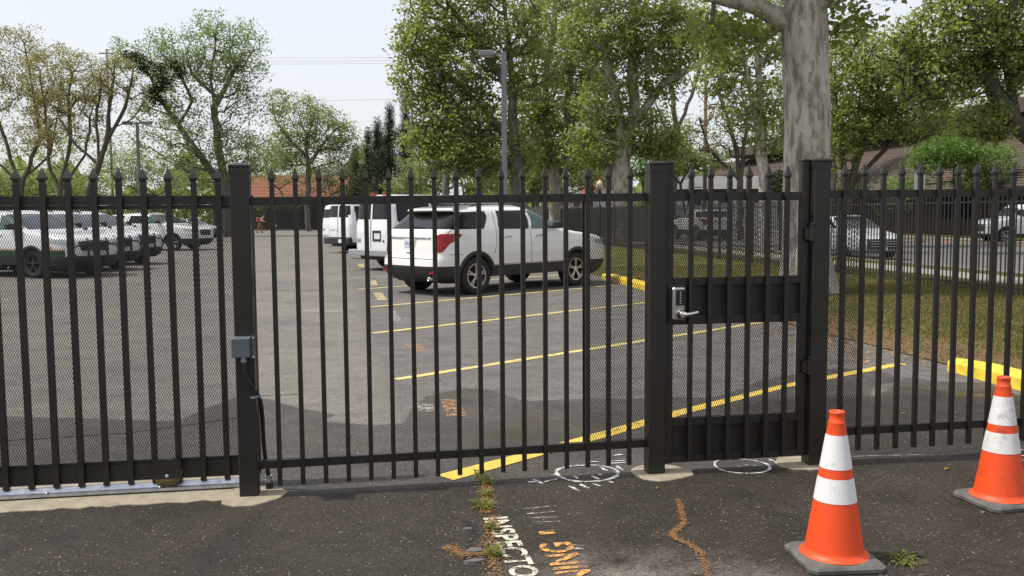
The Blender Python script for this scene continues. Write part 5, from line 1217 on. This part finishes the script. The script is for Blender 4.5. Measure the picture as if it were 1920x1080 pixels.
# right-hand trees
d = 40
grow_tree('street_tree', 'bushy yellow-green street tree just right of the huge trunk', ground_at(1590, d), [[ground_at(1590, d)]+S(d, (1588, 380), (1580, 300), (1570, 220), (1565, 130)), S(d, (1588, 370), (1610, 290), (1640, 220), (1650, 130)), S(d, (1590, 360), (1640, 300), (1690, 250))],
    [B(1600, 150, d, 70, 90, 120), B(1670, 140, d, 72, 80, 110), B(1630, 235, d, 80, 46, 80), B(1715, 220, d, 72, 50, 70), B(1578, 260, d, 40, 60, 36), B(1590, 60, d, 42, 40, 20)], .17, M['leaf_syc'], M['bark_brown'], 42, trunk_r=.2, n_leaf=74, rc=.50, tip_r=.016)
d = 33
grow_tree('street_tree', 'spreading sycamore whose dark limb leans in from the right edge', ground_at(1990, d), [[ground_at(1990, d)]+S(d, (1985, 350), (1960, 280), (1905, 235), (1870, 180), (1845, 140), (1790, 150), (1730, 165)), S(d, (1860, 160), (1850, 110), (1835, 60)), S(d, (1905, 235), (1890, 130), (1880, 40)), S(d, (1960, 280), (1990, 150), (1990, 0))],
    [B(1800, 60, d, 100, 80, 150), B(1760, 150, d, 80, 60, 80), B(1880, 100, d, 62, 80, 100), B(1850, 230, d, 62, 36, 50), B(1690, 90, d, 60, 50, 40), B(1960, 60, d, 90, 110, 90), B(1850, -30, d, 120, 50, 80)], .17, M['leaf_syc'], M['bark_dark'], 43, trunk_r=.34, n_leaf=70, rc=.46, tip_r=.018)
# second rank of sycamores, farther back, that closes the canopy
for k, (u, d, bl, lb) in enumerate([(835, 64, [(850, 60, 70, 80, 40), (880, 230, 80, 60, 50)], 'sycamore in the second rank, showing left of the straight trunk'), (1005, 68, [(1000, 60, 90, 110, 80), (1010, 200, 80, 80, 80)], 'sycamore in the second rank, between the straight and two-stemmed trunks'), (1105, 70, [(1110, 70, 80, 100, 70), (1100, 200, 70, 80, 70)], 'sycamore in the second rank, behind the stout mottled trunk'), (1262, 64, [(1260, 60, 75, 80, 60), (1230, 190, 40, 40, 20), (1350, 60, 60, 60, 30)], 'sycamore in the second rank, behind the right-reaching limb'), (1560, 66, [(1545, 120, 60, 110, 60), (1600, 210, 80, 60, 60), (1480, 120, 40, 90, 40)], 'sycamore in the second rank, just behind the huge trunk'), (1760, 62, [(1740, 130, 80, 90, 50), (1830, 150, 90, 90, 50), (1900, 180, 60, 90, 30), (1760, 235, 90, 40, 36)], 'sycamore in the second rank, over the brown shake roof')]):
    g = ground_at(u, d); grow_tree('sycamore_tree', lb, g, [[g]+S(d, (u, 370), (u+6, 250), (u-4, 120), (u+4, 10)), S(d, (u, 300), (u-35, 190), (u-60, 110)), S(d, (u+4, 260), (u+40, 160), (u+60, 90))], [B(a_, b_, d, c_, e_, n_) for a_, b_, c_, e_, n_ in bl], .24, M['leaf_syc' if k % 2 else 'leaf_mid'], M['bark_grey'], 131+k, trunk_r=.26, n_leaf=58, rc=.95, group=SYC)
# shrubs and backdrop greenery
def shrub(name, label, u, d, blobs, mt, seed, leaf=.14, n_leaf=90, rc=.55, group=None, cat='shrub'):
    g = ground_at(u, d); top = blobs[0][0]
    return grow_tree(name, label, g, [[g, (g.x, g.y, 1.0), (top.x, top.y, max(1.4, top.z*.8))]], blobs, leaf, mt, M['bark_dark'], seed, cat, .09, n_leaf, rc, group)
d = 50
shrub('flowering_shrub', 'bright green bushy shrub against the brown shake roof', 1800, d, [B(1790, 280, d, 72, 36, 90), B(1840, 300, d, 70, 36, 80), B(1740, 300, d, 42, 30, 40), B(1830, 345, d, 70, 20, 40), B(1700, 350, d, 46, 22, 24)], M['leaf_bright'], 51, .16, 90, .6)
d = 70
shrub('hedge_shrub', 'green shrub mass under the olive-brown trees at far left', 60, d, [B(60, 345, d, 80, 30, 70), B(170, 350, d, 60, 28, 50), B(-20, 340, d, 60, 30, 40)], M['leaf_mid'], 52, .2, 80, .75)
shrub('hedge_shrub', 'light green shrub mass below the double-headed light pole', 290, 82, [B(290, 330, 82, 75, 40, 90), B(230, 300, 82, 50, 45, 50), B(200, 350, 82, 60, 24, 30)], M['leaf_poplar'], 53, .2, 80, .8)
shrub('hedge_shrub', 'dark shrubs in front of the orange-roofed house', 620, 98, [B(640, 345, 98, 50, 34, 60), B(560, 372, 98, 40, 20, 30), B(500, 385, 98, 36, 16, 20), B(690, 370, 98, 40, 40, 40)], M['leaf_hedge'], 54, .2, 90, .8)
shrub('hedge_shrub', 'bright green shrubs behind the vans', 800, 66, [B(820, 330, 66, 60, 30, 60), B(900, 335, 66, 52, 30, 50), B(760, 350, 66, 40, 24, 30)], M['leaf_mid'], 55, .19, 85, .7)
shrub('hedge_shrub', 'green shrubs between the grey trunks behind the white SUV', 1000, 62, [B(1000, 320, 62, 52, 40, 60), B(1090, 320, 62, 46, 36, 50), B(1050, 345, 62, 60, 22, 30)], M['leaf_mid'], 56, .19, 85, .7)
shrub('hedge_shrub', 'vivid green shrub just left of the latch post', 1205, 58, [B(1205, 305, 58, 26, 36, 40)], M['leaf_bright'], 57, .17, 90, .6)
shrub('hedge_shrub', 'deep green shrubs behind the top of the walk-through gate', 1290, 60, [B(1270, 290, 60, 46, 40, 70), B(1330, 300, 60, 45, 26, 40)], M['leaf_mid'], 58, .18, 85, .65)
shrub('dark_bush', 'dark leafy bush beside the huge sycamore trunk', 1465, 34, [B(1462, 345, 34, 22, 26, 26)], M['leaf_hedge'], 59, .13, 90, .4)
shrub('dark_bush', 'dark undergrowth under the bushy street tree', 1590, 46, [B(1600, 345, 46, 34, 24, 24), B(1665, 385, 46, 30, 24, 20)], M['leaf_hedge'], 60, .15, 80, .5)
shrub('hedge_shrub', 'olive shrubs low between the vans and the straight sycamore', 880, 74, [B(860, 300, 74, 70, 40, 70), B(940, 310, 74, 60, 46, 60), B(800, 310, 74, 50, 36, 40)], M['leaf_mid'], 61, .2, 85, .75)
shrub('hedge_shrub', 'shrubs filling the gap between the two-stemmed and the stout sycamore', 1110, 66, [B(1110, 290, 66, 60, 46, 70), B(1030, 280, 66, 50, 46, 50), B(1150, 330, 66, 50, 30, 40)], M['leaf_mid'], 62, .19, 85, .7)
shrub('hedge_shrub', 'shrubs behind the rounded tree, next to the dark conifers', 540, 104, [B(520, 320, 104, 60, 36, 60), B(610, 330, 104, 50, 30, 50)], M['leaf_mid'], 63, .22, 85, .85)
rf_ = np.random.default_rng(99); nf = 26000; uu = rf_.uniform(-250, 2200, nf); dd = rf_.uniform(150, 185, nf); hz = rf_.random(nf)**.8*(8.0+3.5*np.sin(uu*.021)+2.0*np.sin(uu*.057))
Cf = np.array([tuple(CAM+rt*((a_-960)/F_PX*b_)+fw_h*b_) for a_, b_ in zip(uu, dd)]); Cf[:, 2] = hz
tf = rf_.normal(0, 1, (nf, 3)); tf /= np.linalg.norm(tf, axis=1)[:, None]; bf = np.cross(tf, rf_.normal(0, 1, (nf, 3))); bf /= np.linalg.norm(bf, axis=1)[:, None]
o = tris_obj('far_woods', np.stack([Cf-tf*.7, Cf-bf*.5, Cf+tf*.7, Cf+bf*.5], 1).reshape(-1, 3), 4, M['leaf_mid']); tag(o, 'far-off belt of trees closing the horizon all round', 'woods', kind='stuff')
# far belt of trees closing the view behind everything
for k, (u, v, d, ru, rv, n, mt, lb) in enumerate([(120, 300, 120, 150, 60, 110, 'leaf_mid', 'distant green tree behind the olive-brown trees'), (500, 300, 125, 60, 50, 60, 'leaf_poplar', 'distant pale tree between the forked and the rounded tree'), (730, 270, 120, 42, 45, 50, 'leaf_poplar', 'distant pale tree behind the dark conifers'), (900, 270, 110, 90, 70, 90, 'leaf_mid', 'distant tree behind the straight sycamore'), (1080, 270, 105, 90, 70, 90, 'leaf_mid', 'distant tree behind the two-stemmed sycamore'), (1270, 270, 100, 70, 50, 60, 'leaf_mid', 'distant tree above the white house'), (1470, 230, 95, 70, 80, 80, 'leaf_poplar', 'distant tree left of the huge trunk'), (1700, 190, 100, 130, 70, 110, 'leaf_poplar', 'distant trees behind the brown shake roof'), (1900, 230, 90, 90, 70, 80, 'leaf_mid', 'distant tree at the right edge beyond the roof')]):
    g = ground_at(u, d); c = at(u, v, d)
    grow_tree('distant_tree', lb, g, [[g, (g.x, g.y, 2.0), (c.x, c.y, c.z)]], [B(u, v, d, ru, rv, n)], .30, M[mt], M['bark_brown'], 70+k, 'tree', .3, 85, 1.15, 'distant trees closing the view')

# ------------------------------------------------------------------ street furniture, far fences, houses, person
def light_pole(u, d, v_top, heads, w, label):
    g = ground_at(u, d); zt = at(u, v_top, d).z; r = thing('light_pole', label, 'light pole', g, math.atan2(rt.y, rt.x), 'parking lot light poles')
    mb = MB(); mb.bevbox((0, 0, zt/2), (w, w, zt), .012); p_ = mb.obj('pole', M['pole'], r)
    mb = MB(); mb.bevbox((0, 0, .03), (w*2.2, w*2.2, .06), .01); mb.obj('base_plate', M['pole'], r)
    for s_ in heads:
        mb = MB(); mb.bar((s_*w/2, 0, zt-.06), (s_*(w/2+.28), 0, zt-.06), .06, .08); a = mb.obj('arm', M['pole'], r)
        mb = MB(); mb.bevbox((s_*(w/2+.55), 0, zt-.05), (.58, .42, .20), .03); mb.obj('lamp_head', M['pole'], r)
        mb = MB(); mb.box((s_*(w/2+.55), 0, zt-.158), (.46, .32, .012)); mb.obj('lens', M['globe'], r)
    return r
light_pole(947, 35, 98, (-1,), .20, 'nearest single-headed grey light pole, in front of the straight sycamore')
light_pole(789, 66, 238, (-1,), .17, 'farther single-headed light pole standing in front of the dark conifers')
light_pole(264, 60, 229, (1, -1), .17, 'double-headed light pole above the patrol SUVs')
def utility_pole(u, d, v_top, label):
    g = ground_at(u, d); zt = at(u, v_top, d).z; r = thing('utility_pole', label, 'utility pole', g, group='wooden utility poles')
    mb = MB(); mb.tube([(0, 0, 0), (0, 0, zt)], [.17, .11], 10); mb.obj('pole', M['pole_wood'], r, True)
    mb = MB(); mb.bar((-.9, 0, zt-.5), (.9, 0, zt-.5), .10, .12); mb.obj('cross_arm', M['pole_wood'], r)
    return at(u, v_top, d)
utility_pole(776, 104, 112, 'thin utility pole rising behind the left side of the sycamores'); utility_pole(213, 112, 92, 'utility pole half hidden by the slanting brown tree')
utility_pole(1321, 70, 118, 'brown utility pole behind the walk-through gate, among fine twigs')
for k, (va, vb, lb) in enumerate([(95, 106, 'uppermost power line across the gap of sky'), (102, 112, 'second power line from the top across the gap of sky'), (107, 117, 'third power line from the top across the gap of sky'), (180, 184, 'single lower power line across the gap of sky')]):
    a = at(60, va, 112); b = at(800, vb, 104); mb = MB(); mb.tube([a.lerp(b, t_/10)-Vector((0, 0, .9*4*(t_/10)*(1-t_/10)*.5)) for t_ in range(11)], .016, 5); solo('power_line', mb, M['wire'], lb, 'power line', 'overhead power lines')
g = ground_at(1124, 52); r = thing('globe_lamp', 'cream globe lamp on a dark post left of the stout sycamore', 'lamp post', g)
zt = at(1124, 358, 52).z; mb = MB(); mb.tube([(0, 0, 0), (0, 0, .5), (0, 0, zt-.15)], [.12, .06, .045], 10); mb.lathe([(.05, zt-.2), (.13, zt-.1), (.07, zt-.02), (.12, zt+.04)], 12); mb.obj('lamp_post', M['dark_metal'], r, True)
mb = MB(); mb.lathe([(.09, zt+.04), (.19, zt+.16), (.21, zt+.32), (.15, zt+.50), (.05, zt+.60), (.0, zt+.62)], 16); mb.obj('globe', M['globe'], r, True)

# street-side picket fence along the lawn
def small_picket():
    mb = MB(); mb.box((0, 0, .97), (.019, .019, 1.70)); mb.add([(-.0095, -.0095, 1.82), (.0095, -.0095, 1.82), (.0095, .0095, 1.82), (-.0095, .0095, 1.82), (0, 0, 1.87)], [(0, 1, 4), (1, 2, 4), (2, 3, 4), (3, 0, 4)]); return mb.mesh('picket', M['steel_brown'])
M['steel_brown'] = simple('brown_fence_paint', (.034, .030, .024), .45, var=.15)
sf = thing('street_fence', 'brown metal picket fence along the lawn, between the lawn and the street sidewalk', 'fence', (11.5, 6, 0))
SP = small_picket(); y = 5.0; k = 0
while y < 37.5:
    if k % 21 == 0:
        mb = MB(); mb.bevbox((11.5, y, .98), (.06, .06, 1.96), .004); mb.obj('post', M['steel_brown'], sf, world_off=True)
    else: put(SP, 'picket', sf, 11.5, y)
    y += .115; k += 1
mb = MB()
for i in range(170): mb.box((11.5, 37.6+i*.115, .97), (.019, .019, 1.75))
o = mb.obj('far_pickets', M['steel_brown'], sf, world_off=True); tag(o, kind='stuff')
for z in (1.71, .22):
    mb = MB(); mb.bar((11.5, 4.9, z), (11.5, 57.2, z), .032, .036); mb.obj('rail', M['steel_brown'], sf, world_off=True)
# weathered plank fence behind the SUV
a = at(985, 400, 56); b = at(1262, 400, 52); a.z = b.z = 0; dv = (b-a); L = dv.length; dv.normalize(); rz = math.atan2(dv.y, dv.x)
wf_ = thing('plank_fence', 'weathered grey plank fence beyond the white SUV', 'fence', a, rz)
me = MB().box((.07, 0, 1.0), (.136, .02, 2.0)).mesh('plank', M['wood']); n = int(L/.145)
for i in range(n): o = link('plank', me, wf_); o.location = (i*.145, .012*((i*7) % 3-1), -.03*((i*5) % 4))
for z in (.4, 1.7): MB().box((L/2, .04, z), (L, .04, .09)).obj('rail', M['wood'], wf_)
# dark slatted screen with a low iron fence at the far end of the lot
a = at(400, 400, 100); b = at(730, 400, 100); a.z = b.z = 0; dv = (b-a); L = dv.length; rz = math.atan2(dv.y, dv.x)
sc_ = thing('screen_fence', 'dark green slatted screen fence at the far end of the aisle', 'fence', a, rz)
me = MB().box((.2, 0, 1.45), (.39, .03, 2.9)).mesh('slat', M['hedge_fence']); n = int(L/.40)
for i in range(n): o = link('slat', me, sc_); o.location = (i*.40, 0, 0)
a = at(400, 400, 98.4); a.z = 0
fe = thing('iron_fence', 'low iron picket fence before the dark screen at the aisle end', 'fence', a, rz)
me = MB().box((0, 0, .55), (.03, .03, 1.0)).mesh('picket', M['dark_metal']); n = min(150, int(L/.13))
for i in range(n): o = link('picket', me, fe); o.location = (i*.13, 0, 0)
for z in (.12, 1.0): MB().bar((0, 0, z), (n*.13, 0, z), .03, .04).obj('rail', M['dark_metal'], fe)

def house(name, label, org, rz, L, Dp, eave, ridge, wall, roof, gable_front=False, wins=(), over=.5):
    r = thing(name, label, 'house' if 'house' in name else 'building', org, rz)
    mb = MB(); mb.prism([(0, 0), (Dp, 0), (Dp, eave), (Dp/2, ridge-.1), (0, eave)], (L, 0, 0), (0, 0, 0), (0, 1, 0), (0, 0, 1)); mb.obj('wall', wall, r)
    sl = (ridge-eave)/(Dp/2)
    for s_ in (0, 1):
        y0 = -over if s_ == 0 else Dp+over; z0 = eave-over*sl; mb = MB()
        mb.add([(-over, y0, z0), (L+over, y0, z0), (L+over, Dp/2, ridge), (-over, Dp/2, ridge), (-over, y0, z0-.22), (L+over, y0, z0-.22), (L+over, Dp/2, ridge-.22), (-over, Dp/2, ridge-.22)], [(0, 1, 2, 3), (7, 6, 5, 4), (0, 4, 5, 1), (1, 5, 6, 2), (2, 6, 7, 3), (3, 7, 4, 0)])
        rf = mb.obj('roof', roof, r)
        # courses standing proud of the slope
        ln = math.hypot(Dp/2+over, ridge-z0); nc = max(4, int(ln/.35))
        mb = MB()
        for k in range(nc):
            t_ = (k+.0)/nc; ya = y0+(Dp/2-y0)*t_; za = z0+(ridge-z0)*t_; mb.box((L/2, ya, za+.02), (L+2*over-.02, .06, .05))
        o = mb.obj('roof_course', roof, rf); tag(o, kind='stuff')
        mb = MB(); mb.box((L/2, y0+(.03 if s_ else -.03), z0-.1), (L+2*over, .05, .26)); mb.obj('fascia', M['trim_dark'], r)
    for (x, z, w_, h_) in wins:
        mb = MB(); mb.box((x, -.02, z), (w_, .06, h_)); f_ = mb.obj('window', M['trim_dark'], r); mb = MB(); mb.box((x, -.055, z), (w_-.16, .02, h_-.16)); mb.obj('pane', M['glass'], f_)
    return r
# brown shake-roofed building along the street
house('shake_building', 'long low brown building with wood-shake roof across the street', (36.0, 100, 0), -math.pi/2, 84, 16, 3.6, 7.6, M['wall_dark'], M['shake'], wins=[(6+k*7.0, 1.9, 3.2, 1.7) for k in range(11)], over=1.6)
mb = MB(); mb.box((44.0, 58, 8.1), (6.0, 70, .9)); solo('roof_monitor', mb, M['shake'], 'raised dark roof monitor along the ridge of the brown building', 'roof')
rzc = math.atan2(rt.y, rt.x)
house('tile_house', 'house with orange clay-tile roof behind the dark screen, left of centre', Vector((at(455, 400, 108).x, at(455, 400, 108).y, 0)), rzc, 16.5, 9, 4.0, 6.6, M['wall_tan'], M['tile'], wins=[(2.5, 2.2, 1.6, 1.4), (7, 2.2, 1.6, 1.4), (11.5, 2.2, 1.6, 1.4)])
g = at(1183, 400, 78); house('gable_house', 'white gabled house with orange roof edge, just left of the latch post', Vector((g.x, g.y, 0)), rzc+math.pi/2+.25, 8, 3.6, 3.2, 5.2, M['wall_white'], M['tile'], over=.35)
g = at(1240, 400, 74); house('white_house', 'low white building with pale roof seen over the walk-through gate', Vector((g.x, g.y, 0)), rzc, 11.5, 7, 3.55, 4.6, M['wall_white'], M['grey_roof'], wins=[(2.7, 2.9, 1.1, 1.5), (5.0, 2.9, .8, 1.1), (7.6, 2.9, 1.0, 1.1)], over=.4)
g = at(1075, 400, 80); house('grey_house', 'grey-roofed house behind the globe lamp', Vector((g.x, g.y, 0)), rzc, 5.0, 7, 3.0, 4.7, M['wall_tan'], M['grey_roof'], wins=[(2.5, 1.9, 1.2, 1.1)], over=.4)
# parked wheel stop in the empty bay
mb = MB(); mb.bevbox((0, 0, .07), (1.8, .16, .14), .03, math.radians(33+90)); mb.v = [(x+.55, y+27.6, z) for x, y, z in mb.v]; solo('wheel_stop', mb, M['walk'], 'pale concrete wheel stop in the empty bay behind the nearer white van', 'wheel stop')
mb = MB(); mb.tube([(0, 0, 0), (0, 0, 2.6)], .03, 8); mb.box((0, 0, 2.35), (.02, .45, .5)); mb.v = [(x+15.4, y+17.5, z) for x, y, z in mb.v]; solo('sign_post', mb, M['galv'], 'thin grey sign post on the verge behind the right fence', 'sign post')

# person with a backpack leaf blower
pd = 82.5; pg_ = ground_at(486, pd)
pr = thing('person', 'person in pale shirt and tan trousers bending forward with a backpack leaf blower', 'person', pg_, math.atan2(rt.y, rt.x))
J = {'pel': ((0, 0, .92), .15), 'chest': ((.20, 0, 1.26), .165), 'neck': ((.32, 0, 1.44), .065), 'head': ((.42, 0, 1.56), .10), 'crown': ((.46, 0, 1.66), .085),
     'hipl': ((.0, .10, .88), .11), 'kneel': ((.20, .11, .50), .075), 'ankl': ((.12, .11, .10), .05), 'toel': ((.30, .11, .04), .04),
     'hipr': ((.0, -.10, .88), .11), 'kneer': ((-.06, -.11, .48), .075), 'ankr': ((-.28, -.11, .10), .05), 'toer': ((-.12, -.11, .04), .04),
     'shl': ((.22, .19, 1.34), .07), 'ell': ((.30, .24, 1.08), .05), 'hal': ((.52, .16, 1.02), .04), 'shr': ((.22, -.19, 1.34), .07), 'elr': ((.34, -.25, 1.10), .05), 'har': ((.60, -.22, 1.02), .04)}
E_ = [('pel', 'chest'), ('chest', 'neck'), ('neck', 'head'), ('head', 'crown'), ('pel', 'hipl'), ('hipl', 'kneel'), ('kneel', 'ankl'), ('ankl', 'toel'), ('pel', 'hipr'), ('hipr', 'kneer'), ('kneer', 'ankr'), ('ankr', 'toer'), ('chest', 'shl'), ('shl', 'ell'), ('ell', 'hal'), ('chest', 'shr'), ('shr', 'elr'), ('elr', 'har')]
ks = list(J); me = bpy.data.meshes.new('b'); me.from_pydata([J[k][0] for k in ks], [(ks.index(a), ks.index(b)) for a, b in E_], []); ob = bpy.data.objects.new('b', me); COL.objects.link(ob)
ob.modifiers.new('s', 'SKIN'); 
for i, k in enumerate(ks): me.skin_vertices[0].data[i].radius = (J[k][1], J[k][1])
me.skin_vertices[0].data[0].use_root = True
sd = ob.modifiers.new('d', 'SUBSURF'); sd.levels = 2
body = bpy.data.meshes.new_from_object(ob.evaluated_get(bpy.context.evaluated_depsgraph_get())); bpy.data.objects.remove(ob)
body.materials.clear()
for k in ('skin', 'shirt', 'trousers', 'hat'): body.materials.append(M[k])
for p in body.polygons:
    c = p.center; p.use_smooth = True
    p.material_index = 2 if c.z < .96 and not (c.x > .27 and abs(c.y) > .12) else (1 if c.z < 1.42 and c.x < .42 else 0)
    if c.z < .13: p.material_index = 3
link('body', body, pr)
mb = MB(); mb.lathe([(.115, 1.60), (.112, 1.66), (.07, 1.73), (0, 1.75)], 14, (.45, 0, 0)); mb.box((.58, 0, 1.605), (.16, .16, .015)); mb.obj('cap', M['hat'], pr, True)
bl = thing('leaf_blower', 'red backpack leaf blower with long tube carried by the bending person', 'leaf blower', pg_, math.atan2(rt.y, rt.x))
mb = MB(); mb.bevbox((-.10, 0, 1.22), (.26, .36, .46), .05); mb.obj('blower_body', M['blower'], bl)
mb = MB(); mb.tube(bez([(-.05, -.18, 1.05), (.15, -.26, 1.0), (.55, -.26, .98), (1.0, -.24, .86), (1.45, -.22, .72)], 5), .045, 8); mb.obj('blower_tube', M['black'], bl, True)
mb = MB(); mb.tube([(1.45, -.22, .72), (1.62, -.215, .665)], [.05, .04], 8); mb.obj('nozzle', M['globe'], bl, True)
